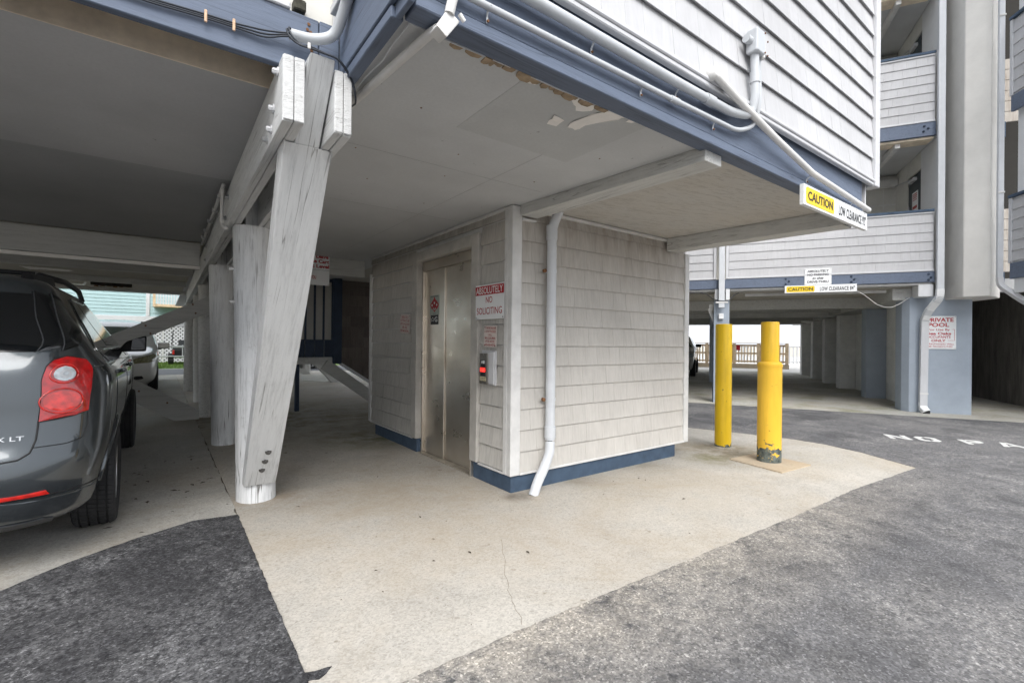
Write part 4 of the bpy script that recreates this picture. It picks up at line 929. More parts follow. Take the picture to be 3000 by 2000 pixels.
# galleries
for z0, z1 in ((2.60, 5.30), (5.44, 8.13), (8.27, 10.9)):
    box('gallery_floor', M['gallery_wall'], wg, -9, 3.84, 11.48, 13.7, z0, z0 + .10)
    box('gallery_ceiling', M['soffit'], wg, -9, 3.84, 11.44, 13.7, z1, z1 + .05)
    box('back_wall', M['gallery_wall'], wg, -9, 3.85, 13.7, 13.8, z0, z1)
    box('side_wall', M['wall_white'], wg, 3.85, 3.95, 11.45, 12.25, z0 - .05, z1 + .14)
    box('side_wall', M['gallery_wall'], wg, 3.85, 3.95, 12.98, 13.8, z0, z1 + .05)
    box('side_wall', M['gallery_wall'], wg, 3.852, 3.95, 12.25, 12.98, z0 + 2.36, z1 + .05)
    box('wall_strip', M['trim_grey'], wg, 3.60, 3.612, 13.69, 13.70, z0, z1); box('wall_strip', M['trim_grey'], wg, 3.0, 3.84, 13.685, 13.70, z0 + 2.0, z0 + 2.03)
    for w in (1.2, 2.3, 3.2):
        MB().box(w, w + .09, 11.5, 13.7, z1 - .12, z1 - .002).build('joist', M['trim_grey'], wg, bevel=.005)
    box('joist', M['trim_grey'], wg, -9, 3.84, 13.55, 13.69, z1 - .30, z1 - .125, .004)
    dr = MB().box(3.868, 3.91, 12.26, 12.97, z0 + .11, z0 + 2.35).build('door', M['door_grey'], wg, bevel=.004)
    box('closer', M['trim_white'], dr, 3.80, 3.866, 12.50, 12.80, z0 + 2.20, z0 + 2.27, .006)
    MB().bar((3.83, 12.78, z0 + 2.29), (3.70, 13.25, z0 + 2.31), .015, .02).build('closer_arm', M['galv'], dr)
    box('hinge', M['trim_white'], dr, 3.85, 3.867, 12.93, 12.975, z0 + 1.60, z0 + 1.74, .002)
    MB().box(3.858, 3.867, 12.44, 12.74, z0 + 1.56, z0 + 1.98).build('notice', M['sign_white'], dr)
    for i, (zz, hh) in enumerate(((1.92, .02), (1.88, .02), (1.84, .02), (1.80, .015), (1.62, .06))):
        box('notice_print', M['sign_pink'], dr, 3.8555, 3.8572, 12.47, 12.71, z0 + zz, z0 + zz + hh)
# upper mass so that the sky is shut off above and behind
um = MB(); um.box(-9, 3.95, 13.8, 25.5, 2.60, 12); um.box(-9, 3.95, 11.4, 13.8, 10.95, 11.1); um.box(3.95, 10, 12.4, 25.5, 2.62, 12)
um.build('upper_mass', M['wall_white'], wg)
# ceiling of the drive
box('drive_soffit', M['soffit_old'], wg, -9, 3.85, 11.76, 25.3, 2.45, 2.50)
for i, (v, z0, mat) in enumerate(((13.6, 2.20, 'beam_paint'), (16.0, 2.25, 'beam_paint'), (17.6, 2.19, 'pier_grey'), (20.2, 2.20, 'beam_paint'), (22.8, 2.20, 'beam_paint'), (25.2, 2.25, 'beam_paint'))):
    MB().box(-9, 3.43, v, v + .12, z0, 2.449).build('drive_beam', M[mat], wg, bevel=.006)
MB().box(.60, 3.2, 11.9, 11.96, 2.39, 2.449).build('drive_beam', M['trim_grey'], wg, bevel=.005)
MB().box(3.25, 3.84, 11.74, 25.2, 2.22, 2.448).build('wall_plate', M['beam_paint'], wg, bevel=.006)
MB().box(3.56, 3.79, 11.40, 11.74, 2.25, 2.48).build('beam_end', M['wall_white'], wg, bevel=.008)
# downspout post
po = thing('drive_post', 'pale blue post carrying the wing left of the drive-thru', 'post', (.12, 11.5, 0), frame=WING)
box('shaft', M['pier_blue'], po, -.045, .27, 11.44, 11.72, 0, 2.27, .008); box('head', M['wall_white'], po, -.03, .045, 11.385, 11.70, 2.272, 2.52, .006); box('head', M['wall_white'], po, .19, .272, 11.385, 11.70, 2.272, 2.52, .006)
box('foot_band', M['blue_dark'], po, -.062, -.046, 11.46, 11.62, 0, 1.75, .003)
for w, v, lab in ((-.05, 17.7, 'plain pale blue post just behind the downspout post under the wing'), (-.05, 22.9, 'pale post nearest the pool fence under the wing')):
    t = thing('drive_post', lab, 'post', (w, v, 0), frame=WING)
    box('shaft', M['pier_blue'], t, w - .15, w + .15, v - .15, v + .15, 0, 2.45, .008)
d1 = thing('downspout', 'white square downspout on the post left of the drive-thru', 'downspout', (.11, 11.33, 2.0), frame=WING)
box('tube', M['pipe_paint'], d1, .05, .17, 11.27, 11.352, 2.10, 9.5, .008)
box('clip', M['trim_grey'], d1, -.01, .24, 11.262, 11.27, 2.20, 2.235, .002)
box('outlet', M['sign_white'], d1, .055, .155, 11.36, 11.438, 1.86, 1.98, .008)
d2 = thing('downspout', 'tall white downspout with a crinkled elbow beside the private pool sign', 'downspout', (3.72, 11.5, 0), frame=WING)
def sq(parent, name, pts, a, b, mat):
    pts = [Vector(p) for p in pts]; m = MB(); rings = []
    for i, p in enumerate(pts):
        d = (pts[min(i + 1, len(pts) - 1)] - pts[max(i - 1, 0)]).normalized(); side = Vector((1, 0, 0)) - d * d.x; side.normalize(); oth = d.cross(side)
        rings.append([p + side * sx * a / 2 + oth * sy * b / 2 for sx, sy in ((-1, -1), (1, -1), (1, 1), (-1, 1))])
    vs = [q for ring in rings for q in ring]; n = 4
    fs = [(i * n + k, i * n + (k + 1) % n, (i + 1) * n + (k + 1) % n, (i + 1) * n + k) for i in range(len(rings) - 1) for k in range(n)] + [(3, 2, 1, 0), tuple(len(vs) - 4 + k for k in range(4))]
    m.add(vs, fs); return m.build(name, mat, parent, bevel=.005)
sq(d2, 'tube', [(3.845, 11.30, 9.5), (3.85, 11.30, 2.36)], .105, .08, M['pipe_paint'])
el_pts = arc([(3.85, 11.30, 2.38), (3.85, 11.31, 2.22), (3.73, 11.50, 1.95), (3.715, 11.56, 1.82)], .12, 6)
m2 = []
for i, p in enumerate(el_pts): m2.append(p)
sq(d2, 'elbow', m2, .112, .086, M['sign_white'])
for i in range(3, len(el_pts) - 3, 1):
    p = el_pts[i]; q = el_pts[i + 1]; sq(d2, 'crimp', [p, p + (q - p).normalized() * .012], .122, .098, M['pvc_grey'])
sq(d2, 'tube', [(3.715, 11.58, 1.86), (3.705, 11.60, .10)], .12, .09, M['trim_white'])
sq(d2, 'shoe', arc([(3.705, 11.60, .22), (3.705, 11.595, .10), (3.73, 11.50, .045)], .08, 5), .12, .085, M['sign_white'])
MB().box(3.675, 3.785, 11.492, 11.499, .012, .075).build('mouth', M['black'], d2)
for z in (1.28, .375): box('band', M['trim_grey'], d2, 3.64, 3.775, 11.548, 11.556, z, z + .028, .002)
# wires
cw = thing('cable', 'slack white cable hanging from the 84 inch clearance board to the pier', 'cable', (2.6, 11.5, 2.4), frame=WING)
MB().tube([(2.50, 11.44, 2.46), (2.72, 11.5, 2.33), (2.953, 11.55, 2.126), (3.08, 11.58, 2.075), (3.2, 11.6, 2.07), (3.331, 11.64, 2.134), (3.5, 11.64, 2.26)], .006, 6).build('wire', M['pvc_white'], cw, smooth=True)
cw2 = thing('cable', 'black cable looping across the head of the drive-thru post', 'cable', (.1, 11.36, 2.2), frame=WING)
MB().tube([(-1.2, 11.37, 2.44), (-.35, 11.37, 2.46), (-.2, 11.37, 2.42), (-.06, 11.365, 2.30), (.05, 11.262, 2.255), (.17, 11.262, 2.245), (.27, 11.36, 2.27), (.36, 11.45, 2.38), (.46, 11.5, 2.44)], .008, 6).build('wire', M['cable'], cw2, smooth=True)
for i in range(4):
    MB().tube([(-.07 - .02 * i, 11.6, 2.20), (-.09 - .02 * i, 11.6, 2.05), (-.06, 11.6, 1.9 - .03 * i), (-.05, 11.6, 1.84)], .007, 6).build('wire', M['pvc_white'], cw2, smooth=True)

# ================================================================ walls along the drive
pw = thing('drive_wall', 'stuccoed wall with pilasters along the right of the drive-thru', 'wall', (3.6, 11.7, 0), frame=WING)
MB().prism([(3.51, 11.67), (4.46, 11.67), (4.46, 12.15), (3.42, 12.15), (3.42, 11.80)], 0, 2.27).build('end_pier', M['pier_blue'], pw, bevel=.012, seg=2)
box('wall', M['pier_grey'], pw, 3.84, 4.0, 12.15, 25.2, 0, 2.24)
for v in (14.25, 17.0, 19.1, 21.3, 23.8):
    box('pilaster', M['pier_blue'] if v < 15 else M['pier_grey'], pw, 3.43, 3.838, v, v + .42, 0, 2.215, .01)
dw = thing('bay_wall', 'board-marked concrete wall of the side bay at far right, coloured dark for its shade', 'wall', (6.2, 15, 0), frame=WING)
k = Mat('shaded_concrete', (.16, .15, .14), .9)  # concrete coloured dark to carry the shade of the enclosed bay
k.color(k.ramp(k.noise(3, 8, .7, (3, 3, .5)), [(.3, (.09, .085, .08)), (.7, (.22, .205, .19))])); k.bump(k.noise(14, 4), .3, .01)
box('wall', k.m, dw, 6.2, 6.4, 11.6, 20, 0, 2.62); box('wall', k.m, dw, 4.46, 6.2, 19.8, 20, 0, 2.62)
box('lintel', M['soffit_dark'], dw, 4.47, 6.19, 12.0, 12.2, 2.36, 2.61)
for i in range(8):
    a, v = random.Random(i).uniform(4.7, 5.9), 12 + i * .45
# ================================================================ stuccoed shaft and the next wing on the right
tw = thing('stucco_shaft', 'tall beige stuccoed shaft hanging above the pale blue pier', 'shaft', (4.3, 11.3, 2.2), frame=WING)
MB().prism([(4.03, 11.80), (4.11, 11.10), (4.43, 10.965), (4.80, 11.55), (4.65, 12.3), (4.03, 12.3)], 2.20, 12).build('shaft', M['stucco'], tw, bevel=.012)
rw = thing('right_wing', 'next white wing at the right edge with blue-capped galleries', 'building', (4.9, 10.7, 2.3), frame=WING)
# its gallery front runs from (4.56, 10.72) towards the camera
A0 = Vector((4.60, 10.72, 0)); DR = Vector((.20, -.98, 0)).normalized(); NR = Vector((-.98, -.20, 0)).normalized()
def rbox(name, mat, a, b, n0, n1, z0, z1, bevel=.004):
    P = [A0 + DR * a + NR * n0, A0 + DR * b + NR * n0, A0 + DR * b + NR * n1, A0 + DR * a + NR * n1]
    return MB().hull([(p.x, p.y, z0) for p in P], [(p.x, p.y, z1) for p in P]).build(name, mat, rw, bevel=bevel)
for z0, z1 in ((2.73, 3.83), (5.57, 6.86), (8.40, 9.6)):
    rbox('parapet', M['trim_white'], 0, 2.4, -.06, 0, z0, z1)
    n = 6; h = (z1 - z0 - .06) / n
    for i in range(n):
        a = z0 + .03 + i * h; P = [A0 + DR * .03 + NR * q for q in (0, .02, .006)] + [A0 + DR * 2.4 + NR * q for q in (0, .02, .006)]
        MB().add([(P[0].x, P[0].y, a), (P[1].x, P[1].y, a), (P[2].x, P[2].y, a + h), (P[0].x, P[0].y, a + h), (P[3].x, P[3].y, a), (P[4].x, P[4].y, a), (P[5].x, P[5].y, a + h), (P[3].x, P[3].y, a + h)],
                 [(0, 1, 2, 3), (4, 5, 6, 7), (0, 1, 5, 4), (1, 2, 6, 5), (2, 3, 7, 6), (0, 3, 7, 4)]).build('siding_course', M['shingle_white'], rw)
    rbox('blue_cap', M['blue_base'], -.02, 2.4, -.1, .05, z1 + .002, z1 + .05); rbox('blue_band', M['blue'], -.01, 2.4, -.03, .02, z0 - .27, z0 - .004)
    rbox('corner_trim', M['trim_white'], -.03, .03, -.07, .03, z0 - .002, z1 + .001)
rbox('post', M['wall_white'], -.03, .10, -.25, -.1, 2.3, 9.8); rbox('beam_end', M['wall_white'], .05, .55, -.09, -.005, 2.22, 2.46)
rbox('soffit', M['soffit'], 0, 2.4, -1.9, -.1, 2.47, 2.5)
rbox('gallery_wall', M['wall_white'], .1, 2.4, -.6, -.5, 2.5, 10)
sg = thing('gallery_parapet', 'narrow recessed white parapet glimpsed between shaft and right wing', 'parapet', (4.9, 11.9, 3), frame=WING)
for z0, z1 in ((2.73, 3.83), (5.57, 6.86)):
    box('panel', M['trim_white'], sg, 4.805, 4.88, 11.86, 11.9, z0, z1, .004); box('blue_band', M['blue_base'], sg, 4.805, 5.0, 11.87, 11.92, z0 - .3, z0 - .003, .004)
    for i in range(6): box('siding_course', M['shingle_grey'], sg, 4.883, 5.2, 11.92 - .0, 11.945, z0 + i * .2, z0 + i * .2 + .192, .003)
box('recess_shade', M['dark_void'], sg, 4.83, 5.4, 12.2, 12.3, 2.63, 9.5)  # near-black panel paints in the shade of the slot beside the shaft
d3 = thing('downspout', 'slim pale downspout at the edge of the right wing with a slanting foot', 'downspout', (4.6, 10.8, 2.3), frame=WING)
sq(d3, 'tube', [(4.49, 10.82, 9.6), (4.49, 10.82, 2.46)], .075, .07, M['pipe_paint'])
sq(d3, 'foot', arc([(4.49, 10.82, 2.50), (4.495, 10.80, 2.36), (4.75, 10.65, 2.06), (5.1, 10.4, 1.75)], .1, 5), .08, .08, M['trim_white'])
for z in (3.95, 7.0): box('band', M['trim_grey'], d3, 4.445, 4.535, 10.772, 10.782, z, z + .03, .002)

# ================================================================ pool fence and what lies past the drive
pf = thing('pool_fence', 'sunlit timber picket fence closing the far end of the drive-thru', 'fence', (1.2, 29, 0), frame=WING)
for w in (-4.8, -3.4, -1.9, -.46, .95, 2.15, 3.5): box('post', M['wood'], pf, w - .075, w + .075, 28.95, 29.1, .25, 1.36, .008)
for z in (.34, 1.22, .78): box('rail', M['wood'], pf, -5, 3.56, 29.10, 29.14, z, z + .09, .004)
i = 0; w = -4.9
while w < 3.5:
    box('picket', M['wood'], pf, w, w + .055, 29.142, 29.165, .30, 1.30, 0); w += .155
box('kerb_wall', M['concrete_patch'], pf, -5.5, 3.6, 28.95, 29.3, 0, .25, .01)
box('cap_rail', M['wood'], pf, -5, 3.57, 28.93, 29.2, 1.362, 1.40, .004)
rs = sign('warning_board', 'small red board fixed to the pool fence', T(WING, (1.15, 29.09, 1.13)), WING, .20, .28, M['sign_red'], holes=False)
pd = tag(MB().prism([wv(-9, 26), wv(9, 26), wv(9, 60), wv(-9, 60)], -.02, .010).build('pool_deck', plain('pool_deck', (.62, .60, .56), .8)), kind='structure')
lw = thing('white_pool_rail', 'white slatted railing beyond the timber pool fence', 'fence', (1, 34, 0), frame=WING)
w = -5
while w < 6:
    box('slat', M['trim_white'], lw, w, w + .09, 34, 34.03, .15, 1.25, 0); w += .2
for z in (.2, 1.15): box('rail', M['trim_white'], lw, -5, 6, 34.032, 34.06, z, z + .08)
# ================================================================ vehicles: a body is a stack of plan outlines
def _cr(p0, p1, p2, p3, t):
    return .5 * ((2 * p1) + (-p0 + p2) * t + (2 * p0 - 5 * p1 + 4 * p2 - p3) * t * t + (-p0 + 3 * p1 - 3 * p2 + p3) * t ** 3)
class Body:
    def __init__(s, levels, rad):
        s.L = levels; s.rad = rad
    def par(s, z):
        L = s.L; i = 0
        z = min(max(z, L[0][0]), L[-1][0])
        while i < len(L) - 2 and z > L[i + 1][0]: i += 1
        a, b = L[i], L[i + 1]; t = (z - a[0]) / (b[0] - a[0]); p, n = L[max(i - 1, 0)], L[min(i + 2, len(L) - 1)]
        out = []
        for k in range(1, 4):
            v = _cr(p[k], a[k], b[k], n[k], t); lo, hi = min(a[k], b[k]) - .004, max(a[k], b[k]) + .004
            out.append(min(max(v, lo), hi))
        return out
    def at(s, t, z):
        x, y, z = s.at0(t, z); L = s.L[6][2]
        u = max(0, (y - .25 * L) / (.4 * L)); return (x * (1 - .012 * min(u, 1) ** 1.5 - .03 * max(0, u - 1)), y, z)
    def at0(s, t, z):
        yr, yf, hw = s.par(z); rx, ry, fx, fy, crown = s.rad[:5]
        if len(s.rad) > 5:
            kk = min(max((z - 1.05) / .25, 0), 1); kk = kk * kk * (3 - 2 * kk); rx += (s.rad[5] - rx) * kk; ry += (s.rad[6] - ry) * kk
        rx, fx = min(rx, hw * .8), min(fx, hw * .8); ry = min(ry, (yf - yr) * .4); fy = min(fy, (yf - yr) * .45)
        e = 2 / 2.25
        if t < .15:
            f = t / .15; x = (hw - rx) * f; return (x, yr + crown * (x / hw) ** 2, z)
        c0 = crown * ((hw - rx) / hw) ** 2
        if t < .35:
            a = (t - .15) / .20 * math.pi / 2; return (hw - rx + rx * math.sin(a) ** e, yr + c0 + (ry) * (1 - math.cos(a) ** e), z)
        if t < .72:
            f = (t - .35) / .37; y = yr + c0 + ry + (yf - fy - yr - c0 - ry) * f; return (hw, y, z)
        if t < .90:
            a = (t - .72) / .18 * math.pi / 2; return (hw - fx + fx * max(0, math.cos(a)) ** e, yf - fy + (fy - .5 * crown) * math.sin(a) ** e, z)
        f = (t - .90) / .10; x = (hw - fx) * (1 - f); return (x, yf - .5 * crown * (x / max(hw - fx, .01)) ** 2, z)
    def off(s, t, z, d):
        p = Vector(s.at(t, z)); e = .004
        a = Vector(s.at(min(t + e, 1), z)) - Vector(s.at(max(t - e, 0), z)); b = Vector(s.at(t, z + e)) - Vector(s.at(t, z - e))
        n = a.cross(b)
        if n.length < 1e-9: n = Vector((0, 0, 1))
        return p + n.normalized() * d
def tpoly_rows(poly, nz):
    z0 = min(p[1] for p in poly); z1 = max(p[1] for p in poly); rows = []
    for i in range(nz + 1):
        z = z0 + (z1 - z0) * (i / nz); z = min(max(z, z0 + 1e-4), z1 - 1e-4); xs = []
        for k in range(len(poly)):
            a, b = poly[k], poly[(k + 1) % len(poly)]
            if (a[1] - z) * (b[1] - z) <= 0 and a[1] != b[1]: xs.append(a[0] + (b[0] - a[0]) * (z - a[1]) / (b[1] - a[1]))
        rows.append((z, min(xs), max(xs)))
    return rows
def patch(B, poly, off, name, mat, parent, side=1, nz=12, nt=14, thick=.012):
    m = MB(); rows = tpoly_rows(poly, nz); vs = []; vb = []
    for z, a, b in rows:
        for j in range(nt + 1):
            t = a + (b - a) * j / nt
            p = B.off(t, z, off); q = B.off(t, z, off - thick); vs.append((side * p.x, p.y, p.z)); vb.append((side * q.x, q.y, q.z))
    n = nt + 1; N = len(vs)
    fs = [(i * n + j, i * n + j + 1, (i + 1) * n + j + 1, (i + 1) * n + j) for i in range(nz) for j in range(nt)]
    fb = [tuple(N + k for k in f[::-1]) for f in fs]
    ring = [j for j in range(n)] + [i * n + nt for i in range(1, nz + 1)] + [nz * n + j for j in range(nt - 1, -1, -1)] + [i * n for i in range(nz - 1, 0, -1)]
    fr = [(ring[i], ring[(i + 1) % len(ring)], N + ring[(i + 1) % len(ring)], N + ring[i]) for i in range(len(ring))]
    m.add(vs + vb, fs + fb + fr); return m.build(name, mat, parent, smooth=True, angle=R(40))
def seam(B, pts, name, mat, parent, side=1, r=.004, off=.001, n=6):
    P = []
    for (a, b) in zip(pts[:-1], pts[1:]):
        for j in range(n):
            f = j / n; p = B.off(a[0] + (b[0] - a[0]) * f, a[1] + (b[1] - a[1]) * f, off); P.append((side * p.x, p.y, p.z))
    p = B.off(pts[-1][0], pts[-1][1], off); P.append((side * p.x, p.y, p.z))
    return MB().tube(P, r, 6).build(name, mat, parent, smooth=True)
def body_mesh(B, paint, parent, wheels, arch, nt=64, nz=48, name='body', under=.0):
    zs = [B.L[0][0] + (B.L[-1][0] - B.L[0][0]) * i / nz for i in range(nz + 1)]; ts = [i / nt for i in range(nt + 1)]
    ring = [(t, 1) for t in ts] + [(t, -1) for t in ts[-2:0:-1]]; n = len(ring); vs = []
    for z in zs:
        for t, sd in ring:
            x, y, zz = B.at(t, z); vs.append((sd * x, y, zz))
    fs = [(i * n + k, i * n + (k + 1) % n, (i + 1) * n + (k + 1) % n, (i + 1) * n + k) for i in range(nz) for k in range(n)]
    fs += [tuple(range(n))[::-1], tuple(nz * n + k for k in range(n))]
    m = MB().add(vs, fs); o = m.build(name, paint, parent, smooth=True, angle=R(38))
    # open the wheel arches with real cuts
    cut = MB()
    for (y, z) in wheels:
        for sd in (1, -1):
            P = [(y + arch * math.cos(R(a)), z + arch * math.sin(R(a))) for a in range(0, 360, 10)]
            cut.prism_x(P, sd * .50, sd * 1.2)
    cm = cut.mesh('cut', M['black']); co = bpy.data.objects.new('cut', cm); COL.objects.link(co)
    o2 = bpy.data.objects.new('tmp', o.data.copy()); COL.objects.link(o2)
    md = o2.modifiers.new('b', 'BOOLEAN'); md.operation = 'DIFFERENCE'; md.object = co; md.solver = 'EXACT'
    try: md.material_mode = 'TRANSFER'
    except Exception: pass
    dg = bpy.context.evaluated_depsgraph_get(); ev = o2.evaluated_get(dg); me = bpy.data.meshes.new_from_object(ev)
    if len(me.polygons) > 100:
        o.data = me
    bpy.data.objects.remove(o2); bpy.data.objects.remove(co)
    return o
def wheel(parent, x, y, rad, width, side, rimmat, detail=True):
    """tyre with grooves and sipes, five-spoke rim; side is the outward direction"""
    nb = 66 if detail else 24; seg = []
    for i in range(nb):
        a0 = 2 * math.pi * i / nb; da = 2 * math.pi / nb
        seg += [(a0, 0), (a0 + da * .80, 0), (a0 + da * .84, 1), (a0 + da * .96, 1)]
    w = width / 2; R0 = rad
    prof = [(R0 * .66, -w * .80, 0), (R0 * .80, -w * 1.02, 0), (R0 * .93, -w * .98, 0), (R0 * .975, -w * .86, 1)]
    gx = (-.62, -.22, .22, .62)
    px = -.80
    for g_ in gx:
        prof += [(R0 * .995, w * (g_ - .10), 1), (R0 * .993, w * (g_ - .045), 1), (R0 * .970, w * (g_ - .035), 2), (R0 * .970, w * (g_ + .035), 2), (R0 * .993, w * (g_ + .045), 1), (R0 * .997, w * (g_ + .10), 1)]
    prof += [(R0 * .975, w * .86, 1), (R0 * .93, w * .98, 0), (R0 * .80, w * 1.02, 0), (R0 * .66, w * .80, 0)]
    vs = []; n = len(seg)
    for r0, h, kd in prof:
        for a, sip in seg:
            a2 = a + (h / w) * .06
            rr = r0 - (.006 if (sip and kd == 1 and detail) else 0)
            vs.append((x + side * h, y + rr * math.cos(a2), rad + rr * math.sin(a2)))
    fs = [(i * n + k, i * n + (k + 1) % n, (i + 1) * n + (k + 1) % n, (i + 1) * n + k) for i in range(len(prof) - 1) for k in range(n)]
    ro = bpy.data.objects.new('wheel', None); COL.objects.link(ro); ro.parent = parent; ORG[ro] = ORG[parent]; ro.empty_display_size = .1
    MB().add(vs, fs).build('tyre', M['tyre'], ro, smooth=True, angle=R(25))
    rm = MB(); rr = rad * .67
    rm.lathe([(rr, -w * .7), (rr * .93, -w * .5), (rr * .9, w * .55), (rr * .95, w * .82), (rr * 1.0, w * .86), (rr * 1.0, w * .72)], 40, 'x', (x, y, rad), caps=False) if side > 0 else rm.lathe([(rr, w * .7), (rr * .93, w * .5), (rr * .9, -w * .55), (rr * .95, -w * .82), (rr * 1.0, -w * .86), (rr * 1.0, -w * .72)], 40, 'x', (x, y, rad), caps=False)
    rm.build('rim', rimmat, ro, smooth=True, angle=R(40))
    sp = MB()
    for i in range(5):
        a = 2 * math.pi * i / 5 + .3; d = Vector((0, math.cos(a), math.sin(a))); p = Vector((0, -math.sin(a), math.cos(a)))
        c = Vector((x, y, rad)); o1 = Vector((side * w * .72, 0, 0)); o2 = Vector((side * w * .82, 0, 0))
        for q in (-1, 1):
            sp.hull([c + o2 * .8 + d * rr * .12 + p * q * .01, c + o2 * .8 + d * rr * .12 + p * q * .05, c + o1 * .8 + d * rr * .95 + p * q * .085, c + o1 * .8 + d * rr * .95 + p * q * .03],
                    [c + o2 + d * rr * .12 + p * q * .01, c + o2 + d * rr * .12 + p * q * .05, c + o1 + d * rr * .95 + p * q * .085, c + o1 + d * rr * .95 + p * q * .03])
    sp.lathe([(rr * .2, 0), (rr * .2, w * .2), (rr * .1, w * .24)] if side > 0 else [(rr * .2, 0), (rr * .2, -w * .2), (rr * .1, -w * .24)], 16, 'x', (x + side * w * .65, y, rad))
    sp.build('spokes', rimmat, ro)
    MB().lathe([(rr * .9, 0), (rr * .9, side * .01)], 24, 'x', (x - side * w * .1, y, rad)).build('brake', M['dark_void'], ro)
    return ro
def paint(name, c, metal=.6, rough=.28):
    k = Mat(name, c, rough, metal, .5, coat=1.0)
    f = k.voro(900, kind='obj', out='Color'); sx = k.n('SeparateXYZ'); k.l(f, sx.inputs[0])
    k.color(k.ramp(sx.outputs[0], [(0, tuple(v * .85 for v in c)), (1, tuple(min(1, v * 1.15) for v in c))]))
    return k.m
M['tyre'] = plain('tyre_rubber', (.022, .022, .023), .75, var=.25, scale=12, bump=.2)
M['glass_dark'] = plain('tinted_glass', (.006, .007, .008), .06, var=.05, spec=.6, coat=.3)
M['glass_green'] = plain('windscreen_glass', (.03, .045, .04), .05, var=.05, spec=.7, coat=.3)
M['chrome'] = plain('chrome', (.6, .6, .6), .15, metal=1, var=.03)
M['alloy'] = plain('alloy_rim', (.42, .42, .43), .3, metal=.9, var=.05)
M['cladding'] = plain('bumper_cladding', (.045, .048, .052), .5, var=.1)
def lens(name, c, rough=.12):
    k = Mat(name, c, rough, 0, .6, coat=1.0); k.color(k.ramp(k.noise(26, 3, .5, kind='obj'), [(.35, tuple(v * .55 for v in c)), (.65, c)])); return k.m
M['lens_red'] = lens('red_lens', (.50, .006, .008)); M['lens_stop'] = lens('stop_lens', (.75, .02, .012)); M['lens_clear'] = lens('clear_lens', (.55, .60, .64))
M['lens_head'] = lens('headlamp_lens', (.30, .29, .16)); M['grey_paint'] = paint('grey_metallic', (.060, .070, .077), .6, .2)
M['white_paint'] = paint('pearl_white', (.62, .62, .60), .1, .3); M['black_paint'] = paint('black_paint', (.012, .012, .014), .2, .2)

SUV = Body([(.275, .17, 4.55, .765), (.33, .08, 4.66, .797), (.42, .03, 4.73, .820), (.52, .0, 4.77, .840), (.64, .012, 4.775, .866), (.74, .05, 4.77, .880), (.86, .075, 4.74, .888), (.96, .085, 4.66, .890),
            (1.04, .095, 4.40, .888), (1.12, .112, 3.78, .868), (1.20, .140, 3.46, .812), (1.30, .180, 3.24, .757), (1.42, .235, 3.0, .690), (1.52, .285, 2.80, .640), (1.60, .33, 2.60, .597), (1.65, .40, 2.4, .545), (1.68, .56, 2.15, .45), (1.69, .8, 1.95, .32)],
           (.40, .40, .45, .55, .05, .20, .26))
def dx(parent): return parent
# ---------------------------------------------------------------- the dark SUV
sv = thing('parked_suv', 'dark grey SUV parked at left with red tail lamp and black roof rails', 'car', (-1.12, 3.43, 0), rz=0)
WY = (.985, 3.84)
bodyo = body_mesh(SUV, M['grey_paint'], sv, [(WY[0], .35), (WY[1], .35)], .385)
for s_ in (1, -1):
    for wy in WY: wheel(sv, s_ * .775, wy, .35, .225, s_, M['alloy'], detail=(wy < 2))
wl_ = MB(); wl_.box(-.6, .6, .5, 4.3, .24, .62); wl_.build('underbody', M['black'], sv)
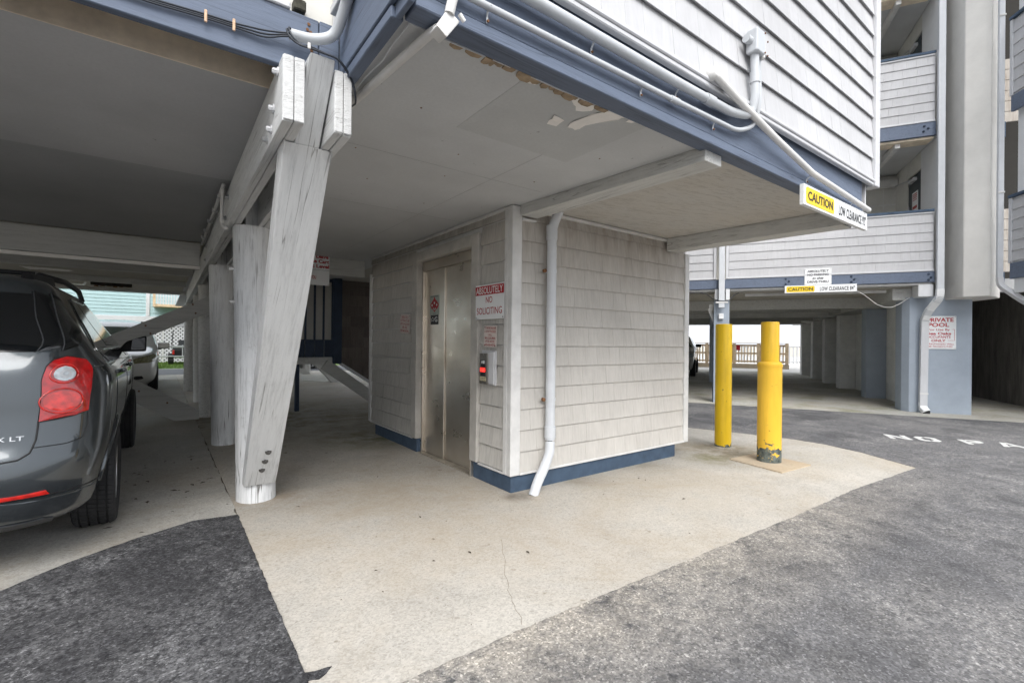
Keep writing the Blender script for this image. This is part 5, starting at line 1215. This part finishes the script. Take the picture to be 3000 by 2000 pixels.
# lower cladding and bumper
CL_ = [(0.0, .30), (.31, .30), (.325, .40), (.318, .458), (.222, .462), (0, .462)]
SK_ = [(0.0, .28), (.24, .28), (.235, .325), (0, .35)]
GS_ = [(.182, .852), (.182, .76), (.178, .695), (.167, .667), (.15, .66), (0, .652)]
for s_ in (1, -1):
    patch(SUV, CL_, .006, 'bumper_cladding', M['grey_paint'], sv, s_, 8, 24)
    patch(SUV, SK_, .012, 'skid_strip', M['cladding'], sv, s_, 6, 20)
    seam(SUV, [(0, .464), (.222, .464), (.322, .460)], 'bumper_seam', M['black'], sv, s_, r=.003)
    seam(SUV, [(.18, .720), (.224, .722), (.248, .74), (.256, .80), (.254, .88)], 'bumper_ridge', M['black'], sv, s_, r=.0025)
    patch(SUV, [(0, 1.222), (.160, 1.222), (.186, 1.405), (.222, 1.565), (0, 1.570)], .004, 'rear_glass', M['glass_dark'], sv, s_, 14, 22)
    patch(SUV, [(.165, 1.222), (.210, 1.228), (.246, 1.41), (.280, 1.563), (.228, 1.565), (.190, 1.405)], .004, 'pillar_glass', M['glass_dark'], sv, s_, 14, 12)
    patch(SUV, [(.216, 1.228), (.246, 1.238), (.276, 1.265), (.312, 1.32), (.372, 1.44), (.398, 1.53), (.375, 1.562), (.288, 1.563), (.252, 1.41)], .005, 'quarter_glass', M['glass_dark'], sv, s_, 14, 12)
    patch(SUV, [(.366, 1.236), (.48, 1.236), (.50, 1.552), (.452, 1.552)], .005, 'rear_door_glass', M['glass_dark'], sv, s_, 12, 14)
    patch(SUV, [(.490, 1.236), (.69, 1.223), (.63, 1.552), (.509, 1.552)], .005, 'front_door_glass', M['glass_green'], sv, s_, 12, 14)
    patch(SUV, [(.80, 1.16), (1.0, 1.14), (1.0, 1.60), (.82, 1.58)], .004, 'windscreen', M['glass_green'], sv, s_, 10, 14)
    seam(SUV, [(.355, 1.225), (.443, 1.560), (.63, 1.563)], 'window_trim', M['chrome'], sv, s_, .005, .006)
    seam(SUV, [(.355, 1.222), (.69, 1.21)], 'belt_trim', M['chrome'], sv, s_, .005, .006)
    seam(SUV, [(.1625, 1.226), (.188, 1.405), (.225, 1.565)], 'gate_seam', M['cladding'], sv, s_, .003, .005)
    seam(SUV, [(.213, 1.23), (.249, 1.41), (.284, 1.562)], 'pillar_seam', M['cladding'], sv, s_, .0035, .006)
    MB().hull([(s_ * .45, .48, 1.60), (s_ * .525, .50, 1.58), (s_ * .56, 1.0, 1.60), (s_ * .49, 1.0, 1.63)], [(s_ * .458, .56, 1.690), (s_ * .50, .58, 1.684), (s_ * .54, 1.0, 1.705), (s_ * .50, 1.0, 1.71)]).build('rail_foot', M['black'], sv, bevel=.014, seg=2)
    MB().tube([(s_ * .50, .80, 1.695), (s_ * .535, 1.5, 1.722), (s_ * .53, 2.3, 1.715), (s_ * .51, 2.75, 1.66)], .02, 10).build('roof_rail', M['black'], sv, smooth=True)
    for t in (.435, .56):
        p = SUV.off(t, 1.06, .018); MB().box(s_ * p.x - .018, s_ * p.x + .018, p.y - .09, p.y + .09, 1.045, 1.078).build('door_handle', M['grey_paint'], sv, bevel=.012, seg=2)
    for t in (.375, .505, .655): seam(SUV, [(t, .42), (t + .004, .8), (t, 1.21)], 'door_seam', M['black'], sv, s_, .003, .0)
    # raised shoulder line over the rear arch
    seam(SUV, [(.275, 1.135), (.34, 1.14), (.5, 1.14), (.7, 1.11)], 'shoulder_line', M['grey_paint'], sv, s_, .007, .000)
    ar = [(.985 + .395 * math.cos(R(a_)), .35 + .395 * math.sin(R(a_))) for a_ in range(-5, 186, 12)]
    MB().tube([(s_ * (min(SUV.at(j / 200, max(z_, .30))[0] if abs(SUV.at(j / 200, max(z_, .30))[1] - y_) < .03 else 9 for j in range(40, 150)) + .001), y_, z_) for y_, z_ in ar if min(SUV.at(j / 200, max(z_, .30))[0] if abs(SUV.at(j / 200, max(z_, .30))[1] - y_) < .03 else 9 for j in range(40, 150)) < 8], .014, 8).build('arch_lip', M['grey_paint'], sv, smooth=True)
    mp = SUV.at(.66, 1.20); mm = MB(); mm.hull([(s_ * (mp[0] - .02), mp[1] - .05, 1.165), (s_ * (mp[0] + .21), mp[1] - .10, 1.175), (s_ * (mp[0] + .195), mp[1] + .06, 1.18), (s_ * (mp[0] - .02), mp[1] + .02, 1.18)], [(s_ * (mp[0] + .05), mp[1] - .05, 1.27), (s_ * (mp[0] + .21), mp[1] - .09, 1.335), (s_ * (mp[0] + .195), mp[1] + .05, 1.325), (s_ * (mp[0] + .05), mp[1] + .02, 1.27)])
    mo = mm.build('door_mirror', M['black'], sv, bevel=.02, seg=2, smooth=True, angle=R(50))
    MB().hull([(s_ * (mp[0] + .09), mp[1] - .098, 1.19), (s_ * (mp[0] + .195), mp[1] - .108, 1.195), (s_ * (mp[0] + .195), mp[1] - .10, 1.195), (s_ * (mp[0] + .09), mp[1] - .09, 1.19)], [(s_ * (mp[0] + .10), mp[1] - .096, 1.29), (s_ * (mp[0] + .195), mp[1] - .104, 1.31), (s_ * (mp[0] + .195), mp[1] - .095, 1.31), (s_ * (mp[0] + .10), mp[1] - .088, 1.29)]).build('mirror_glass', M['glass_dark'], mo)
    # tail lamp
    TL = [(.182, .85), (.204, .856), (.228, .867), (.252, .888), (.255, .985), (.260, 1.06), (.266, 1.125), (.264, 1.172), (.244, 1.191), (.222, 1.193), (.201, 1.185), (.186, 1.145), (.184, 1.025)]
    tl = patch(SUV, TL, .010, 'tail_lamp', M['lens_red'], sv, s_, 18, 14, .03)
    seam(SUV, TL + TL[:1], 'lamp_seam', M['black'], sv, s_, .0035, .006, 3)
    def disc(c, rt_, rz_, off, name, mat, k_=16):
        P = [(c[0] + rt_ * math.cos(2 * math.pi * i / k_), c[1] + rz_ * math.sin(2 * math.pi * i / k_)) for i in range(k_)]
        return patch(SUV, P, off, name, mat, tl, s_, 10, 8, .01)
    disc((.214, 1.10), .0165, .040, .0145, 'reversing_lens', M['lens_clear']); disc((.2145, 1.10), .0085, .022, .0172, 'reversing_core', M['galv'])
    disc((.2145, 1.10), .0042, .011, .0190, 'reversing_bulb', M['lens_clear'])
    disc((.211, .953), .026, .056, .0145, 'stop_lens', M['lens_stop'])
    for j, (c, a_, b_) in enumerate((((.214, 1.10), .021, .052), ((.211, .953), .030, .066))):
        seam(SUV, [(c[0] + a_ * math.cos(2 * math.pi * i / 20), c[1] + b_ * math.sin(2 * math.pi * i / 20)) for i in range(21)], 'lens_ring', M['lens_stop'], tl, s_, .004, .012, 2)
    patch(SUV, [(.150, .467), (.219, .468), (.213, .491), (.158, .490)], .010, 'reflector', M['lens_stop'], sv, s_, 5, 10, .01)
    seam(SUV, GS_, 'gate_seam', M['black'], sv, s_, .0045, .001)
    seam(SUV, [(.182, .852), (.184, 1.025), (.186, 1.145), (.197, 1.185), (.195, 1.21)], 'gate_seam', M['black'], sv, s_, .0035, .001)
MB().tube([(-.50, .66, 1.690), (0, .63, 1.700), (.50, .66, 1.690)], .014, 10).build('crossbar', M['black'], sv, smooth=True)
MB().box(-.35, .35, -.01, .02, .79, .83).build('gate_trim', M['chrome'], sv, bevel=.006)
MB().box(-.17, .17, .045, .078, .84, .97).build('number_plate', M['sign_white'], sv, bevel=.004)
def rear_fn(p):
    best = min((abs(SUV.at(t / 400, p[2])[0] - abs(p[0])), t) for t in range(0, 110)); t = best[1] / 400; q = SUV.off(t, p[2], .006)
    return (p[0], q.y, p[2])
lettering(sv, 'EQUINOX LT', .405, .772, .30, .027, M['chrome'], bold=.01, fn=rear_fn)

# ---------------------------------------------------------------- simple cars seen in part
def car(label, loc, rz, B, pnt, wy, wr, hw, front=True, name='parked_car', group=None, wsc=((.905, 1.14), (1.0, 1.12), (1.0, 1.60), (.93, 1.58)), head=None):
    t = thing(name, label, 'car', loc, rz=rz)
    body_mesh(B, pnt, t, [(wy[0], wr), (wy[1], wr)], wr + .035, 48, 36)
    for s_ in (1, -1):
        for y in wy: wheel(t, s_ * (hw - .12), y, wr, .21, s_, M['alloy'], detail=False)
    MB().box(-.6, .6, .5, wy[1] + .4, .2, .6).build('underbody', M['black'], t)
    return t
VAN = Body([(.18, .20, 4.85, .80), (.30, .06, 5.00, .92), (.42, .02, 5.05, .965), (.60, .0, 5.06, .98), (.75, .02, 5.03, .985), (.86, .03, 4.97, .985), (.94, .04, 4.80, .98), (1.02, .05, 4.45, .97), (1.10, .06, 4.12, .955), (1.2, .08, 3.92, .93), (1.35, .12, 3.66, .88), (1.5, .17, 3.40, .82), (1.64, .25, 3.15, .76), (1.74, .38, 2.85, .66), (1.79, .6, 2.5, .5), (1.81, .9, 2.2, .35)],
           (.30, .25, .55, .55, .04))
vn = car('white minivan facing the camera beyond the third pile', (-1.0, 19.1, 0), R(180), VAN, M['white_paint'], (1.0, 4.03), .34, .985)
for s_ in (1, -1):
    patch(VAN, [(.845, 1.14), (1.0, 1.12), (1.0, 1.60), (.86, 1.60)], .004, 'windscreen', M['glass_green'], vn, s_, 12, 14)
    patch(VAN, [(.40, 1.15), (.70, 1.13), (.64, 1.58), (.42, 1.60)], .004, 'side_glass', M['glass_dark'], vn, s_, 10, 14)
    hl = patch(VAN, [(.75, .80), (.80, .73), (.895, .70), (.915, .74), (.87, .84), (.79, .93), (.76, .92)], .012, 'headlamp', M['lens_head'], vn, s_, 10, 12, .02)
    patch(VAN, [(.83, .35), (.875, .33), (.89, .37), (.87, .42), (.845, .42)], .006, 'fog_lamp', M['black'], vn, s_, 6, 8)
    patch(VAN, [(.925, .66), (1.0, .66), (1.0, .78), (.905, .78)], .006, 'grille', M['black'], vn, s_, 6, 8)
    patch(VAN, [(.92, .30), (1.0, .30), (1.0, .44), (.91, .44)], .006, 'air_dam', M['black'], vn, s_, 6, 8)
    seam(VAN, [(.79, 1.10), (.83, 1.10), (.86, 1.62), (.80, 1.70)], 'pillar_seam', M['black'], vn, s_, .005)
    p = VAN.at(.70, 1.10); MB().box(s_ * p[0] + s_ * .02 - .0, s_ * p[0] + s_ * .27, p[1] - .08, p[1] + .06, 1.04, 1.20).build('door_mirror', M['white_paint'], vn, bevel=.03, seg=2)
    MB().box(min(s_ * p[0], s_ * (p[0] + .1)), max(s_ * p[0], s_ * (p[0] + .1)), p[1] - .04, p[1] + .03, 1.02, 1.06).build('mirror_stalk', M['black'], vn)
    MB().tube([(s_ * .60, 3.05, 1.735), (s_ * .62, 1.5, 1.78), (s_ * .60, .8, 1.76)], .018, 8).build('roof_rail', M['black'], vn)
MB().box(-.55, .55, 4.16, 4.2, 1.085, 1.10).build('wiper', M['black'], vn)
def generic(label, loc, rz, pnt, group=None):
    t = car(label, loc, rz, SUV, pnt, WY, .35, .9)
    for s_ in (1, -1):
        patch(SUV, [(0, 1.222), (.20, 1.226), (.26, 1.566), (0, 1.572)], .004, 'rear_glass', M['glass_dark'], t, s_, 10, 14)
        patch(SUV, [(.302, 1.238), (.66, 1.225), (.60, 1.55), (.35, 1.55)], .005, 'side_glass', M['glass_dark'], t, s_, 10, 14)
        patch(SUV, [(.80, 1.16), (1.0, 1.14), (1.0, 1.60), (.82, 1.58)], .004, 'windscreen', M['glass_green'], t, s_, 10, 14)
        patch(SUV, [(.76, .80), (.86, .76), (.88, .86), (.80, .95), (.76, .93)], .012, 'headlamp', M['lens_clear'], t, s_, 8, 10, .02)
        patch(SUV, [(.92, .55), (1.0, .55), (1.0, .85), (.90, .85)], .006, 'grille', M['black'], t, s_, 6, 8)
        patch(SUV, [(.195, .87), (.24, .88), (.25, 1.12), (.20, 1.15)], .012, 'tail_lamp', M['lens_red'], t, s_, 8, 8, .02)
        p = SUV.at(.66, 1.20); MB().box(min(s_ * (p[0] + .02), s_ * (p[0] + .25)), max(s_ * (p[0] + .02), s_ * (p[0] + .25)), p[1] - .07, p[1] + .05, 1.17, 1.30).build('door_mirror', M['black'], t, bevel=.03, seg=2)
    return t
q = T(WING, (-1.62, 24.3, 0))
generic('silver white SUV parked under the wing, half hidden by the elevator house', q, R(120), M['white_paint'])
generic('black car in daylight far behind the stair landing', (6.6, 23.2, 0), R(80), M['black_paint'])
# ================================================================ beyond the left bays: house, lattice, buggy
hs_ = thing('teal_house', 'pale teal clapboard house on stilts across the back street', 'house', (0, 32, 0))
box('wall', M['teal'], hs_, -14, 8, 32.1, 38, 2.5, 9)
for i in range(22):
    z = 2.5 + i * .175
    MB().add([(-14, 32.1, z), (-.62, 32.1, z), (-.62, 32.1, z + .18), (-14, 32.1, z + .18), (-14, 32.07, z), (-.62, 32.07, z), (-.62, 32.092, z + .18), (-14, 32.092, z + .18)],
             [(3, 2, 1, 0), (4, 5, 6, 7), (0, 1, 5, 4), (3, 7, 6, 2), (0, 4, 7, 3), (1, 2, 6, 5)]).build('clapboard', M['teal'], hs_)
    MB().add([(-.46, 32.1, z), (8, 32.1, z), (8, 32.1, z + .18), (-.46, 32.1, z + .18), (-.46, 32.07, z), (8, 32.07, z), (8, 32.092, z + .18), (-.46, 32.092, z + .18)],
             [(3, 2, 1, 0), (4, 5, 6, 7), (0, 1, 5, 4), (3, 7, 6, 2), (0, 4, 7, 3), (1, 2, 6, 5)]).build('clapboard', M['teal'], hs_)
box('corner_board', M['trim_white'], hs_, -.62, -.46, 32.03, 32.1, 2.5, 9, .01)
box('band_board', M['trim_white'], hs_, -14, 8, 32.02, 32.12, 1.97, 2.498, .01)
dk_ = thing('balcony', 'small balcony with white balusters on the teal house', 'balcony', (.6, 31.2, 2.6))
box('floor', M['wood'], dk_, -.28, 1.6, 31.0, 32.05, 2.98, 3.12, .01); box('rail', M['wood'], dk_, -.28, 1.6, 31.0, 31.06, 4.0, 4.08, .005)
for i in range(16): box('baluster', M['trim_white'], dk_, -.26 + i * .117, -.20 + i * .117, 31.02, 31.06, 3.12, 4.0)
box('side_post', M['wood'], dk_, -.32, -.2, 30.98, 31.1, 2.98, 4.1)
lt = thing('lattice_screen', 'white diagonal lattice screen under the teal house', 'fence', (1, 31.8, 0))
m = MB(); s = .20
x0, x1, z1 = -2.5, 6, 1.96
import itertools
for d in (1, -1):
    c = -4.0
    while c < 10:
        # line x = c + d*z
        a = (c, 0.05); b = (c + d * (z1 - .05), z1)
        m.bar((a[0], 31.75 + .006 * d, a[1]), (b[0], 31.75 + .006 * d, b[1]), .012, .075, (0, 0, 1)) if True else None
        c += s
tag(m.build('lattice', M['trim_white'], lt), kind='stuff')
for x in (-2.0, .1, 1.63, 3.6): box('batten', M['trim_grey'], lt, x, x + .05, 31.70, 31.735, 0, 1.96)
box('dark_behind', M['dark_void'], lt, -3, 7, 33, 33.1, 0, 2.3)
bg_ = thing('golf_buggy', 'black and grey utility buggy parked by the white lattice', 'buggy', (.9, 29.8, 0))
for x in (.45, 1.35):
    for y in (29.3, 30.9):
        MB().lathe([(.14, -.10), (.25, -.11), (.27, -.06), (.27, .06), (.25, .11), (.14, .10)], 20, 'x', (x, y, .27)).build('tyre', M['tyre'], bg_, smooth=True, angle=R(40))
        MB().lathe([(.14, -.09), (.14, .09)], 16, 'x', (x, y, .27)).build('hub', M['alloy'], bg_, smooth=True, angle=R(40))
MB().box(.38, 1.42, 29.15, 31.1, .34, .42).build('chassis', M['galv'], bg_, bevel=.02)
MB().box(.50, 1.30, 29.3, 30.9, .42, .78).build('body', M['black'], bg_, bevel=.05, seg=2)
MB().box(.52, 1.28, 29.5, 30.1, .78, .92).build('seat', M['cladding'], bg_, bevel=.04, seg=2); MB().box(.75, 1.28, 29.46, 29.56, .92, 1.25).build('seat_back', M['cladding'], bg_, bevel=.03, seg=2)
MB().box(-.05, 1.4, 29.0, 29.06, .86, .97).build('rack', M['galv'], bg_, bevel=.01); MB().box(-.05, 1.4, 28.98, 29.04, .40, .46).build('rack', M['galv'], bg_, bevel=.01)
for x in (-.05, .92, 1.38): MB().tube([(x, 29.03, .40), (x, 29.03, 1.0)], .025, 8).build('rack_post', M['galv'], bg_)
MB().tube(arc([(.0, 29.03, 1.0), (.0, 29.03, 1.2), (.14, 29.03, 1.2), (.14, 29.03, 1.0)], .07), .02, 8).build('hoop', M['galv'], bg_)
for x in (.50, 1.22): MB().box(x, x + .09, 29.22, 29.3, .52, .74).build('tail_lamp', M['lens_stop'], bg_, bevel=.01)
MB().tube([(.5, 30.7, .8), (.55, 30.6, 1.75)], .02, 8).build('roof_post', M['black'], bg_); MB().tube([(1.3, 30.7, .8), (1.25, 30.6, 1.75)], .02, 8).build('roof_post', M['black'], bg_)
# dry leaves and crumbs on the concrete
lv = MB(); r = random.Random(21)
for i in range(90):
    if i < 34: x, y = r.uniform(-.3, .6), r.uniform(4.0, 6.5)
    elif i < 64: x, y = r.uniform(.7, 5.5), r.uniform(1.7, 3.2)
    else: x, y = r.uniform(.8, 2.3), r.uniform(3, 8)
    s = r.choice((.006, .009, .013, .02)) * (1.7 if i < 34 else 1.0); a = r.uniform(0, 6.28); c, d = math.cos(a) * s, math.sin(a) * s; z = .0065
    lv.add([(x - c, y - d, z), (x + d * .4, y - c * .4, z + .004), (x + c, y + d, z), (x - d * .4, y + c * .4, z + .002)], [(0, 1, 2, 3)])
tag(lv.build('litter', plain('dry_leaf', (.06, .045, .03), .9, var=.4, scale=30)), 'scattered dry leaf bits and grit on the concrete', kind='stuff')
